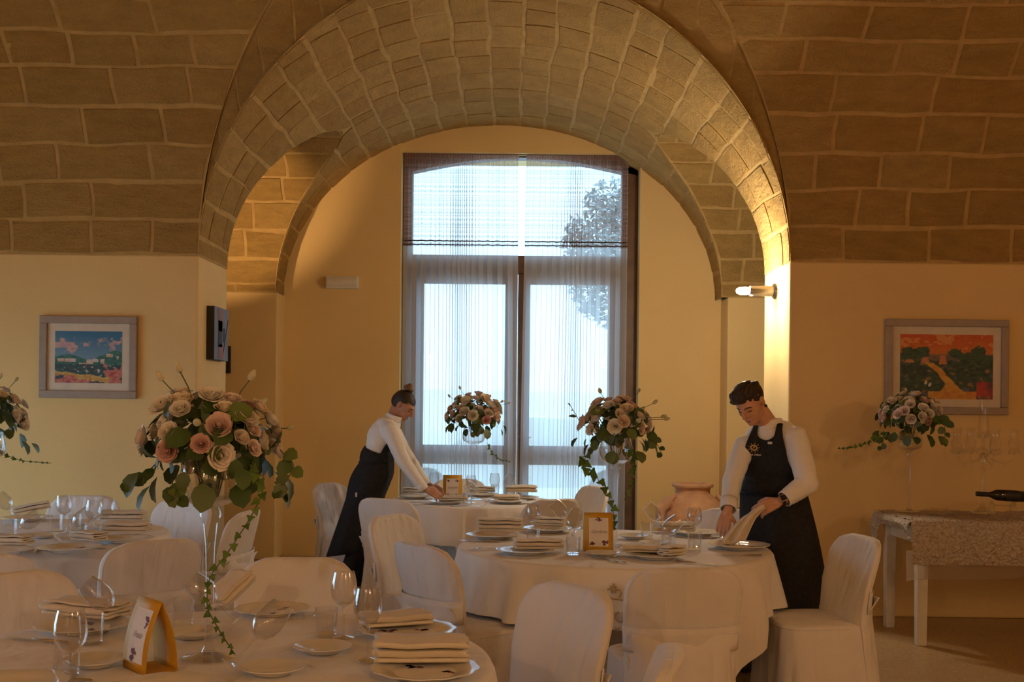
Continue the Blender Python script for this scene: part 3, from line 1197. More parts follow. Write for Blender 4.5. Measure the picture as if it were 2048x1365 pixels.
def spiral(cx, cz, r0, r1, a0, turns, n=18):
    return [(cx + (r0 + (r1 - r0) * k / n) * math.cos(a0 + turns * 2 * PI * k / n), cz + (r0 + (r1 - r0) * k / n) * math.sin(a0 + turns * 2 * PI * k / n)) for k in range(n + 1)]


for sx in (-1, 1):
    emb([(sx * a, b) for a, b in spiral(.016, .135, .02, .008, 1.2, -.75)])
    emb([(sx * a, b) for a, b in spiral(.085, .185, .035, .012, -1.8, -1.1)])
    emb([(sx * a, b) for a, b in spiral(.135, .17, .03, .01, -1.5, -1.0)])
    emb([(sx * a, b) for a, b in spiral(.03, .245, .026, .009, 4.4, -.8)])
    emb([(sx * a, b) for a, b in ((.0, .165), (.02, .162), (.04, .165))])
    emb([(sx * a, b) for a, b in ((.075, .225), (.09, .232), (.105, .224), (.09, .222))], .006)
    emb([(sx * a, b) for a, b in ((.008, .29), (.02, .30), (.026, .285))])
emb([(0, .095), (0, .12)], .006); emb([(-.012, .113), (0, .108), (.012, .113)])
mb.build('embroidery', M['gold_thread'], clothB)

# ---------------------------------------------------------------- tableware
TOP = TZ + .003
M['plum_ink'] = plain('plum_print', (.16, .06, .12), .8)
M['grey_ink'] = plain('grey_script_print', (.34, .27, .24), .8)
M['card'] = plain('white_card', (.80, .76, .74), .8)
M['gold_card'] = plain('mustard_card', (.62, .34, .02), .6, var=.05, scale=20)


def make_wine_glass():
    t = thing('wine_glass', 'glass', 'wine glass', group='wine glasses')
    MB().lathe([(0, .0), (.034, .0), (.0345, .0015), (.02, .005), (.006, .010)], 28).build('foot', M['glass'], t)
    MB().lathe([(.006, .010), (.0038, .022), (.0034, .06), (.0038, .088), (.007, .098)], 14).build('stem', M['glass'], t)
    MB().lathe([(.0, .094), (.007, .098), (.024, .108), (.037, .128), (.041, .150), (.039, .175), (.034, .198), (.0315, .208), (.0305, .208), (.033, .197), (.0378, .174), (.0398, .150), (.036, .129), (.022, .110), (.0, .104)], 36).build('bowl', M['glass'], t)
    return t


def make_tumbler():
    return MB().lathe([(0, 0), (.031, 0), (.033, .004), (.036, .088), (.0352, .088), (.0315, .010), (0, .009)], 28).mesh('tumbler', M['glass'])


def make_plate(r=.145):
    def fr(a, rr, z):
        return rr * (1 + .022 * math.cos(12 * a) * max((rr / r - .75) / .25, 0))
    return MB().lathe([(0, .004), (r * .52, .004), (r * .56, 0), (r * .60, .004), (r * .70, .012), (r, .022), (r * 1.002, .0245), (r * .98, .025), (r * .69, .0155), (r * .6, .009), (0, .008)], 60, fr=fr).mesh('dinner_plate', M['porcelain'])


def make_bread_plate(r=.085):
    return MB().lathe([(0, .003), (r * .5, .003), (r * .55, 0), (r * .62, .004), (r, .019), (r, .0215), (r * .97, .021), (r * .6, .008), (0, .007)], 44).mesh('side_plate', M['porcelain'])


def make_napkin(seed, L_=.27, Wd=.105, layers=4, h=.0115):
    """serviette folded to and fro into a long packet"""
    rnd = random.Random(seed)
    sec = []
    for k in range(layers):
        z = .004 + k * h
        a, b = (-Wd / 2, Wd / 2) if k % 2 == 0 else (Wd / 2, -Wd / 2)
        a += rnd.uniform(-.006, .006); b += rnd.uniform(-.006, .006)
        for i in range(6):
            f = i / 5
            sec.append((a + (b - a) * f, z + .0015 * math.sin(f * 5 + k)))
        if k < layers - 1:
            s = 1 if b > 0 else -1
            sec.append((b + s * .005, z + h * .5))
    mb = MB(); n = len(sec) - 1

    def fn(u, v):
        i = min(int(round(u * n)), n)
        y, z = sec[i]
        x = -L_ / 2 + L_ * v
        w = noise.noise(Vector((x * 14, y * 10, seed))) * .004 * (i / n + .2)
        ends = .003 * math.sin(i * 1.7) * abs(2 * v - 1) ** 6
        return Vector((x + ends * 2, y + w, z + abs(w) * .8 + .002 * math.sin(v * 9 + seed) * (i / n)))
    mb.grid(fn, n, 18)
    me = mb.mesh('napkin', M['napkin'], angle=80)
    return me


def make_knife():
    mb = MB()
    mb.tube([(-.11, 0, .005), (-.105, 0, .005), (-.03, 0, .005), (-.005, 0, .005)], [.004, .0075, .0065, .004], 10, flat=.6)
    mb.add([(-.005, -.005, .0045), (-.005, .006, .0045), (.09, .010, .0045), (.115, .004, .0045), (.118, -.003, .0045), (.05, -.006, .0045),
            (-.005, -.005, .006), (-.005, .006, .006), (.09, .010, .0055), (.115, .004, .005), (.118, -.003, .005), (.05, -.006, .0055)],
           [(5, 4, 3, 2, 1, 0), (6, 7, 8, 9, 10, 11)] + [(i, (i + 1) % 6, 6 + (i + 1) % 6, 6 + i) for i in range(6)])
    return mb.mesh('table_knife', M['silver'])


def make_fork():
    mb = MB()
    mb.tube([(-.11, 0, .004), (-.10, 0, .005), (-.05, 0, .006), (.02, 0, .010), (.04, 0, .009)], [.003, .008, .004, .003, .006], 10, flat=.4)
    mb.box(.038, .055, -.011, .011, .006, .009)
    for k in range(4):
        y = -.0095 + k * .0063
        mb.tube([(.053, y, .0075), (.075, y, .005), (.098, y, .008)], [.0018, .0017, .001], 6)
    return mb.mesh('table_fork', M['silver'])


glass0 = make_wine_glass(); _glass_used = []
ME = {'tumbler': make_tumbler(), 'dinner_plate': make_plate(), 'side_plate': make_bread_plate(), 'knife': make_knife(), 'fork': make_fork()}


def at_top(px, py, z=TOP):
    return on_plane(px, py, z)


def wine_glass(px, py, label, lean=0, az=0, lift=0):
    p = at_top(px, py)
    th = math.radians(lean)
    p.z += .0345 * math.sin(th) + lift
    if not _glass_used:
        g = glass0; g.location = p; g.rotation_euler = (0, th, math.radians(az)); g['label'] = label; _glass_used.append(1)
    else:
        g = copy_tree(glass0, label=label, loc=p, rot=(0, th, math.radians(az)))
    return g


def put(kind, name, cat, px, py, label, rz=0, dz=0, group=None, rx=0, ry=0, sc=1):
    p = at_top(px, py); p.z += dz
    o = obj(name, ME[kind], None, p, (math.radians(rx), math.radians(ry), math.radians(rz)), sc)
    return tag(o, label, cat, group)


def napkin(px, py, label, rz=0, dz=.022, seed=1, rx=0, ry=0, L_=.27, Wd=.105, layers=4):
    p = at_top(px, py); p.z += dz
    o = obj('napkin', make_napkin(seed, L_, Wd, layers), None, p, (math.radians(rx), math.radians(ry), math.radians(rz)))
    solid(o, .0075)
    return tag(o, label, 'napkin', 'folded napkins')


def flower_print(mb, cx, cy, r, seed, z=0):
    rnd = random.Random(seed)
    for k in range(9):
        a = rnd.uniform(0, 6.28); d = r * rnd.uniform(.1, 1); q = r * rnd.uniform(.18, .38)
        x, y = cx + d * math.cos(a), cy + d * math.sin(a) * .7
        n = 7
        mb.add([(x + q * (1 + .3 * math.cos(3 * i)) * math.cos(2 * PI * i / n), y + q * math.sin(2 * PI * i / n), z) for i in range(n)], [tuple(range(n))])


def dinner_plate(px, py, label, dz=0, card=False, seed=1, sc=1):
    o = put('dinner_plate', 'dinner_plate', 'plate', px, py, label, seed * 37, dz, 'white scalloped dinner plates', sc=sc)
    if card:
        c = MB(); c.lathe([(0, .0095), (.085, .0095), (.085, .0105), (0, .0105)], 40)
        k = c.build('printed_insert', M['card'], o, smooth=False)
        f = MB(); flower_print(f, .055, -.02, .028, seed); flower_print(f, -.05, -.03, .022, seed + 5)
        tag(f.build('floral_print', M['plum_ink'], k, smooth=False, loc=(0, 0, .0112)), kind='stuff')
    return o


def table_card(px, py, rz, text, label, seed):
    p = at_top(px, py)
    t = thing('table_card', label, 'table card', p, math.radians(rz), 'mustard yellow table name cards')
    Wd, H_ = .148, .192

    def panel(sgn):
        def fn(u, v):
            bow = .012 * math.sin(PI * v)
            return Vector((-Wd / 2 + Wd * u, sgn * (.045 * (1 - v) + bow), H_ * v))
        mb = MB(); mb.grid(fn, 2, 10)
        return mb, fn
    mb, fn = panel(-1)
    fr = mb.build('front_panel', M['gold_card'], t, smooth=True); solid(fr, .0016)
    mb2, _ = panel(1)
    o = mb2.build('rear_panel', M['gold_card'], t, smooth=True); solid(o, .0016)
    MB().box(-Wd / 2, Wd / 2, -.045, .045, .001, .0022).build('base_strip', M['gold_card'], t, smooth=False)
    # the white card on the front and its print follow the bowed panel

    def onf(x, z, d=.0016):
        v = z / H_
        y = -(.045 * (1 - v) + .012 * math.sin(PI * v))
        return Vector((x, y - d, z))
    mb = MB(); cw, c0, c1 = .049, .024, .166
    mb.grid(lambda u, v: onf(-cw + 2 * cw * u, c0 + (c1 - c0) * v), 2, 10)
    card = mb.build('white_card', M['card'], t)
    f = MB()
    spots = {1: [(0, .158, .015), (-.034, .04, .014), (.03, .045, .018)], 2: [(-.033, .152, .015), (.035, .148, .013), (-.032, .04, .015), (.032, .04, .014)],
             3: [(.036, .145, .015), (.036, .128, .010), (-.012, .05, .015), (-.015, .036, .014)]}[seed]
    for (x, z, r) in spots:
        g = MB(); flower_print(g, 0, 0, r, seed * 10 + int(z * 1000))
        f.add([onf(x + a, z + b, .0026) for a, b, _ in g.v], g.f)
    tag(f.build('floral_print', M['plum_ink'], card, smooth=False), kind='stuff')
    cu = bpy.data.curves.new('lettering', 'FONT')
    cu.body = text; cu.size = .024; cu.shear = .5; cu.align_x = 'CENTER'; cu.align_y = 'CENTER'; cu.space_character = .9
    cu.materials.append(M['grey_ink'])
    tmp = bpy.data.objects.new('tmp', cu); COL.objects.link(tmp)
    bpy.context.view_layer.update()
    lm = bpy.data.meshes.new_from_object(tmp.evaluated_get(bpy.context.evaluated_depsgraph_get()))
    bpy.data.objects.remove(tmp)
    lm.materials.clear(); lm.materials.append(M['grey_ink'])
    o = obj('lettering', lm, card)
    z = .098
    o.location = onf(0, z, .0030)
    sl = math.atan2(.045 - .012 * PI * math.cos(PI * z / H_), H_)
    o.rotation_euler = (PI / 2 - sl, 0, 0)
    return t


# ---- front table
table_card(300, 1338, -48, 'Fresia', 'mustard table card turned sideways on the front table', 3)
dinner_plate(545, 1228, 'scalloped plate with plum flowers, beside the tall front vase', card=True, seed=2, sc=.88)
napkin(462, 1212, 'napkin propped on the plate just right of the tall front vase', 62, .045, 11, 0, -28, .17, .1, 4)
dinner_plate(165, 1262, 'plate with plum flowers under the napkin at the far left of the front table', card=True, seed=3)
napkin(172, 1246, 'thick folded napkin on the far left plate of the front table', -22, .03, 12, L_=.27, Wd=.115)
dinner_plate(815, 1272, 'plate with plum flowers at the right of the front table, above the stacked napkin', card=True, seed=5, sc=1.05)
napkin(790, 1262, 'slanting folded napkin on the right plate of the front table', 22, .026, 13, L_=.22, Wd=.11, layers=3)
dinner_plate(850, 1352, 'plate with plum flowers at the lower right of the front table', card=True, seed=4)
napkin(842, 1335, 'stacked napkin nearest the right edge of the front table', 4, .027, 14, L_=.255, Wd=.12, layers=5)
dinner_plate(330, 1392, 'plate cut by the lower edge below the sideways card', seed=7)
dinner_plate(15, 1385, 'plate at the lower left corner of the picture', seed=8)
for (px, py, lb) in ((645, 1305, 'side plate between the upright wine glass and the stacked napkin'), (545, 1348, 'side plate below the fallen-looking glass of the front table'),
                     (385, 1275, 'side plate behind the foot of the tall front vase'), (190, 1332, 'side plate left of the sideways mustard card')):
    put('side_plate', 'side_plate', 'plate', px, py, lb, group='white side plates')
G = 'wine glass '
wine_glass(270, 1274, G + 'leaning over the far left napkin of the front table', 47, 185)
wine_glass(474, 1262, G + 'leaning left across the tall front vase stem', 48, 178)
wine_glass(462, 1352, G + 'leaning right at the foot of the tall front vase', 44, 35)
wine_glass(687, 1277, G + 'upright in front of the chair facing the viewer')
wine_glass(735, 1322, G + 'upright before the slanting napkin of the front table')
wine_glass(140, 1385, G + 'upright at the lower left, before the sideways card')
for (px, py, lb) in ((182, 1288, 'water tumbler behind the lower left wine glass'), (366, 1250, 'water tumbler just left of the tall front vase stem'),
                     (652, 1272, 'water tumbler left of the upright glass on the front table'), (132, 1352, 'water tumbler at the lower left beside the upright wine glass')):
    put('tumbler', 'water_tumbler', 'tumbler', px, py, lb, group='clear water tumblers')
put('knife', 'table_knife', 'knife', 78, 1283, 'knife at the far left of the front table', 160, group='table knives')
put('knife', 'table_knife', 'knife', 862, 1303, 'knife right of the slanting napkin at the front table', 12, group='table knives')
put('fork', 'table_fork', 'fork', 108, 1360, 'fork handle at the lower left corner plate', 170, group='table forks')
# small crystal knife rest
p = at_top(618, 1240)
mb = MB()
for sx in (-1, 1):
    for k in range(3):
        a = k * PI / 3
        mb.tube([(sx * .018, math.cos(a) * .012, .012 + math.sin(a) * .012), (sx * .018, -math.cos(a) * .012, .012 - math.sin(a) * .012)], .003, 5)
mb.tube([(-.018, 0, .012), (.018, 0, .012)], .004, 6)
tag(mb.build('knife_rest', M['glass'], None, loc=p), 'little crystal knife rest behind the front table\'s plates', 'knife rest')

# ---- middle table
table_card(1196, 1101, 0, 'Gardenia', 'mustard table card reading Gardenia on the middle table', 1)
dinner_plate(985, 1077, 'plate at the far left of the middle table', seed=1)
napkin(1000, 1069, 'napkin stack on the far left plate of the middle table', -3, .025, 21, L_=.25, Wd=.10, layers=6)
dinner_plate(1050, 1108, 'plate at the left front of the middle table', seed=2)
napkin(1076, 1105, 'creased napkin at the left front of the middle table', 4, .022, 22, L_=.24, Wd=.1, layers=4)
dinner_plate(1312, 1117, 'plate at the front of the middle table, below the leaning glass', seed=3, card=True)
napkin(1282, 1112, 'flat napkin on the front plate of the middle table', -4, .022, 23, L_=.2, Wd=.09, layers=3)
napkin(1345, 1117, 'crumpled napkin end beside the front knife of the middle table', 38, .018, 24, L_=.12, Wd=.07, layers=4)
dinner_plate(1478, 1098, 'plate right below the man\'s hands', seed=4, card=True, sc=1.1)
dinner_plate(1392, 1071, 'plate at the back of the middle table, in front of the clay pot', seed=5)
napkin(1350, 1064, 'napkin on the back plate, in front of the clay pot', 8, .024, 25, L_=.22, Wd=.09, layers=3)
dinner_plate(1095, 1064, 'plate at the back left of the middle table behind the tilted glasses', seed=6)
napkin(1100, 1058, 'napkin fanned open behind the tilted glasses of the middle table', -20, .024, 26, L_=.18, Wd=.09, layers=4)
for (px, py, lb) in ((1205, 1113, 'side plate in front of the Gardenia card'), (1268, 1078, 'side plate just right of the middle vase stem'),
                     (1310, 1092, 'side plate beneath the right leaning glass of the middle table')):
    put('side_plate', 'side_plate', 'plate', px, py, lb, group='white side plates')
wine_glass(1343, 1075, G + 'leaning left before the clay pot', 42, 178)
wine_glass(1300, 1105, G + 'leaning right at the front of the middle table', 47, 12)
wine_glass(1388, 1094, G + 'upright between the clay pot and the man')
wine_glass(1066, 1084, G + 'upright over the left napkins of the middle table')
wine_glass(1152, 1070, G + 'leaning left behind the Gardenia card', 38, 180)
wine_glass(1128, 1098, G + 'leaning right towards the Gardenia card', 38, 55)
for (px, py, lb) in ((1294, 1076, 'water tumbler before the clay pot'), (1389, 1100, 'water tumbler around the upright glass near the man'),
                     (1066, 1090, 'water tumbler at the left napkins of the middle table'), (1146, 1110, 'water tumbler left of the Gardenia card'),
                     (1337, 1100, 'water tumbler in the middle of the right leaning glass')):
    put('tumbler', 'water_tumbler', 'tumbler', px, py, lb, group='clear water tumblers')
for (px, py, k, rz, lb) in ((960, 1084, 'knife', 170, 'knife at the far left rim of the middle table'), (972, 1100, 'fork', 200, 'fork left of the creased napkin on the middle table'),
                            (1212, 1121, 'fork', 118, 'first fork below the Gardenia card'), (1228, 1122, 'fork', 118, 'second fork below the Gardenia card'),
                            (1394, 1128, 'knife', -35, 'knife at the crumpled napkin of the middle table'), (1440, 1078, 'fork', 170, 'fork behind the man\'s plate'),
                            (1480, 1112, 'knife', 175, 'knife in front of the man\'s plate')):
    put(k, 'table_' + k, k, px, py, lb, rz, group='table %ss' % ('knive' if k == 'knife' else k))

# ---- back table
table_card(905, 1000, 0, 'Lavanda', 'mustard table card on the back table beside the woman\'s hands', 2)
dinner_plate(830, 997, 'plate left of the woman\'s hands', seed=1, sc=.9)
napkin(832, 993, 'napkin left of the woman\'s hands', 0, .024, 31, L_=.22, Wd=.1, layers=4)
dinner_plate(893, 1008, 'plate at the front of the back table, before the woman\'s hands', seed=2, sc=.9)
napkin(908, 1006, 'napkin at the front of the back table, before its card', 3, .022, 32, L_=.2, Wd=.09, layers=3)
dinner_plate(1020, 1007, 'plate at the right front of the back table', seed=3, sc=.9)
napkin(1012, 1004, 'lower napkin at the right of the back table', 5, .024, 33, L_=.2, Wd=.09, layers=3)
napkin(1042, 997, 'upper napkin at the right end of the back table', 6, .05, 34, L_=.24, Wd=.1, layers=5)
dinner_plate(1045, 999, 'plate at the right end of the back table', seed=5, sc=.9)
dinner_plate(965, 993, 'plate at the window side of the back table', seed=4, sc=.9)
napkin(965, 990, 'napkin at the window side of the back table', 0, .024, 35, L_=.2, Wd=.09, layers=4)
wine_glass(942, 1006, G + 'upright in front of the back vase stem')
wine_glass(989, 1000, G + 'upright right of the back vase')
wine_glass(998, 1001, G + 'leaning right at the back table', 30, 10)
wine_glass(975, 1012, G + 'leaning left under the back vase', 50, 185)
wine_glass(868, 998, G + 'upright in the woman\'s fingers')
for (px, py, lb) in ((880, 997, 'water tumbler between the woman\'s hand and the card'), (935, 1010, 'water tumbler at the front of the back table'), (990, 991, 'water tumbler at the right of the back table')):
    put('tumbler', 'water_tumbler', 'tumbler', px, py, lb, group='clear water tumblers')
put('knife', 'table_knife', 'knife', 1060, 1009, 'knife at the right front of the back table', 10, group='table knives')
put('fork', 'table_fork', 'fork', 838, 1009, 'fork at the left front of the back table', 170, group='table forks')
put('knife', 'table_knife', 'knife', 930, 1014, 'knife at the front rim of the back table', 5, group='table knives')

# ---- left table
dinner_plate(55, 1042, 'plate with napkin at the left table\'s far side', seed=1)
napkin(62, 1032, 'napkin with an upturned end at the left table\'s far side', 28, .03, 41, 0, -10, L_=.22, Wd=.1)
dinner_plate(140, 1103, 'plate at the front rim of the left table', seed=2, card=True)
napkin(178, 1092, 'napkin sliding off the front plate of the left table', -25, .03, 42, L_=.16, Wd=.09)
dinner_plate(250, 1084, 'plate at the right rim of the left table', seed=3)
napkin(252, 1075, 'lower thick napkin at the right rim of the left table', 3, .03, 43, L_=.24, Wd=.11, layers=5)
dinner_plate(238, 1058, 'plate behind the right rim of the left table', seed=4)
napkin(245, 1050, 'daylit napkin at the far right of the left table', 3, .03, 44, L_=.26, Wd=.11, layers=5)
dinner_plate(2, 1108, 'plate at the left edge of the picture', seed=6)
napkin(20, 1098, 'napkin at the left edge of the picture', -5, .026, 45, L_=.2, Wd=.1)
wine_glass(42, 1052, G + 'leaning left at the far side of the left table', 40, 178)
wine_glass(10, 1090, G + 'leaning right at the left edge of the picture', 52, 10)
wine_glass(135, 1068, G + 'upright before the daylit chair of the left table', 12, 150)
wine_glass(118, 1090, G + 'leaning right in the middle of the left table', 45, 20)
wine_glass(186, 1078, G + 'upright between the tumblers of the left table')
wine_glass(198, 1074, G + 'behind the upright glass of the left table', 14, 10)
for (px, py, lb) in ((112, 1062, 'water tumbler below the daylit chair on the left table'), (160, 1081, 'water tumbler left of the thick napkins'), (150, 1060, 'water tumbler behind the upright glass of the left table'), (20, 1072, 'water tumbler at the left edge')):
    put('tumbler', 'water_tumbler', 'tumbler', px, py, lb, group='clear water tumblers')
put('knife', 'table_knife', 'knife', 215, 1101, 'knife at the front rim of the left table', -10, group='table knives')
put('fork', 'table_fork', 'fork', 72, 1104, 'fork at the front rim of the left table', 105, group='table forks')
put('side_plate', 'side_plate', 'plate', 85, 1076, 'side plate in the middle of the left table', group='white side plates')

# ---------------------------------------------------------------- tall vases and flowers
def rand_mat(name, cols, rough=.6, var=.1, trans=0.0):
    m, nt, b, N, L = new_mat(name)
    b.inputs['Roughness'].default_value = rough
    b.inputs['Specular IOR Level'].default_value = .3
    oi = N.new('ShaderNodeObjectInfo')
    r = N.new('ShaderNodeValToRGB')
    while len(r.color_ramp.elements) < len(cols): r.color_ramp.elements.new(.5)
    for i, c in enumerate(cols):
        r.color_ramp.elements[i].position = i / (len(cols) - 1); r.color_ramp.elements[i].color = (*c, 1)
    L.new(oi.outputs['Random'], r.inputs['Fac'])
    L.new(r.outputs['Color'], b.inputs['Base Color'])
    if trans:
        b.inputs['Subsurface Weight'].default_value = 0
    return m


M['petal'] = rand_mat('rose_petals', [(.84, .78, .64), (.82, .72, .62), (.86, .82, .74), (.80, .60, .54), (.84, .76, .58)], .6)
M['petal_pink'] = rand_mat('blush_petals', [(.72, .42, .40), (.78, .60, .55), (.70, .38, .36)], .6)
M['leaf'] = rand_mat('green_leaves', [(.035, .075, .018), (.07, .12, .035), (.05, .09, .03), (.10, .14, .07), (.12, .18, .04)], .5)
M['ivy'] = rand_mat('ivy_leaves', [(.05, .12, .02), (.09, .17, .03), (.13, .22, .05)], .45)
M['stem'] = plain('green_stems', (.09, .12, .04), .6)


def rose_mesh(name, mat, open_=0.0, seed=1):
    """cupped petals in whorls round a furled heart; open_ spreads the outer whorls"""
    rnd = random.Random(seed)
    mb = MB()
    for layer in range(5):
        n = (3, 3, 4, 5, 5)[layer]
        R = (.20, .36, .58, .82, 1.0)[layer]
        H_ = (.92, .95, .92, .82, .66)[layer]
        for k in range(n):
            a0 = 2 * PI * (k + .5 * layer) / n + rnd.uniform(-.2, .2)
            wd = PI / n * rnd.uniform(1.05, 1.25)
            dr, dz, tw = rnd.uniform(-.07, .07), rnd.uniform(-.10, .05), rnd.uniform(-.25, .25)
            spread = (.10 + .22 * open_) * layer / 4

            def fn(u, v):
                s = 2 * u - 1
                w = math.sin(PI * (.16 + .60 * v)) ** .7
                a = a0 + s * wd * w + tw * v * .4
                rho = (R + dr) * (.25 + .75 * math.sin(PI / 2 * min(v * 1.25, 1))) + spread * v ** 3 + .06 * s * s * v
                top = H_ * (1 - .16 * s * s) + dz
                z = -.40 + 1.1 * top * v - (.10 + .30 * open_ * layer / 4) * max(v - .72, 0) * 3.2 * (layer > 0) * (.6 + .4 * math.cos(3 * s))
                return Vector((rho * math.cos(a), rho * math.sin(a), z))
            mb.grid(fn, 5, 5)
    mb.lathe([(0, .40), (.07, .38), (.12, .2), (.08, -.2)], 8, mi=1 if open_ > .5 else 0)
    mb.lathe([(0, -.50), (.25, -.42), (.34, -.22), (.30, -.10)], 8, mi=1)
    return mb.mesh(name, [mat, M['stem']], angle=60)


ROSE = [rose_mesh('rose', M['petal'], 0.1, 1), rose_mesh('rose', M['petal'], .8, 2), rose_mesh('rose', M['petal_pink'], .3, 3), rose_mesh('rose', M['petal'], .4, 6)]


def leaf_mesh(name, mat, kind):
    mb = MB()
    if kind == 'round':
        pts = [(0, 0), (.32, .22), (.42, .5), (.3, .82), (0, 1.0)]
    elif kind == 'long':
        pts = [(0, 0), (.14, .22), (.19, .5), (.12, .8), (0, 1.0)]
    else:   # ivy, three lobes
        pts = [(0, 0), (.42, .02), (.5, .22), (.30, .42), (.26, .55), (0, 1.0)]
    n = len(pts)
    mid = [(0, y, .06 * math.sin(PI * y) - .10 * y * y) for x, y in pts]
    rt = [(x, y, .06 * math.sin(PI * y) - .10 * y * y + x * .22) for x, y in pts]
    lf = [(-x, y, z) for x, y, z in rt]
    vs = mid + rt + lf
    fs = []
    for i in range(n - 1):
        fs.append((i, n + i, n + i + 1, i + 1) if 0 < i < n - 2 else ((i, n + i + 1, i + 1) if i == 0 else (i, n + i, i + 1)))
        fs.append((i, i + 1, 2 * n + i + 1, 2 * n + i) if 0 < i < n - 2 else ((i, i + 1, 2 * n + i + 1) if i == 0 else (i, i + 1, 2 * n + i)))
    mb.add(vs, fs)
    return mb.mesh(name, mat, angle=60)


LEAF = {'round': leaf_mesh('leaf', M['leaf'], 'round'), 'long': leaf_mesh('leaf', M['leaf'], 'long'), 'ivy': leaf_mesh('ivy_leaf', M['ivy'], 'ivy')}
_b = MB(); _b.lathe([(0, -.1), (.22, 0), (.34, .3), (.3, .6), (.14, .9), (0, 1.0)], 8)
BUD = _b.mesh('bud', rand_mat('pale_buds', [(.45, .48, .28), (.66, .62, .48)], .6))


def make_vase(label, loc, s=1.0):
    t = thing('glass_vase', label, 'vase', loc, group='tall clear glass vases')
    t.scale = (s, s, s)
    MB().lathe([(0, 0), (.072, 0), (.074, .003), (.05, .008), (.022, .018), (.014, .035)], 36).build('foot', M['glass'], t)
    MB().lathe([(.014, .035), (.0115, .08), (.0115, .24), (.014, .32), (.021, .385)], 20).build('stem', M['glass'], t)
    MB().lathe([(.021, .385), (.026, .392), (.031, .41), (.026, .428), (.018, .434)], 24).build('knob', M['glass'], t)
    MB().lathe([(0, .437), (.02, .434), (.05, .440), (.078, .456), (.089, .482), (.087, .52), (.078, .56), (.074, .575), (.072, .575), (.076, .56), (.0845, .52), (.0865, .482), (.076, .459), (.048, .446), (0, .443)], 40).build('bowl', M['glass'], t)
    return t


def orient(d, roll=0.0):
    q = d.to_track_quat('Z', 'Y')
    return (q @ Euler((0, 0, roll)).to_quaternion()).to_euler()


def leaf_rot(tip, up, roll=0.0):
    """leaf local +Y along tip, +Z near up"""
    y = tip.normalized(); z = (up - y * up.dot(y))
    z = z.normalized() if z.length > 1e-4 else y.orthogonal().normalized()
    x = y.cross(z)
    m = Matrix((x, y, z)).transposed()
    return (m @ Matrix.Rotation(roll, 3, 'Y')).to_euler()


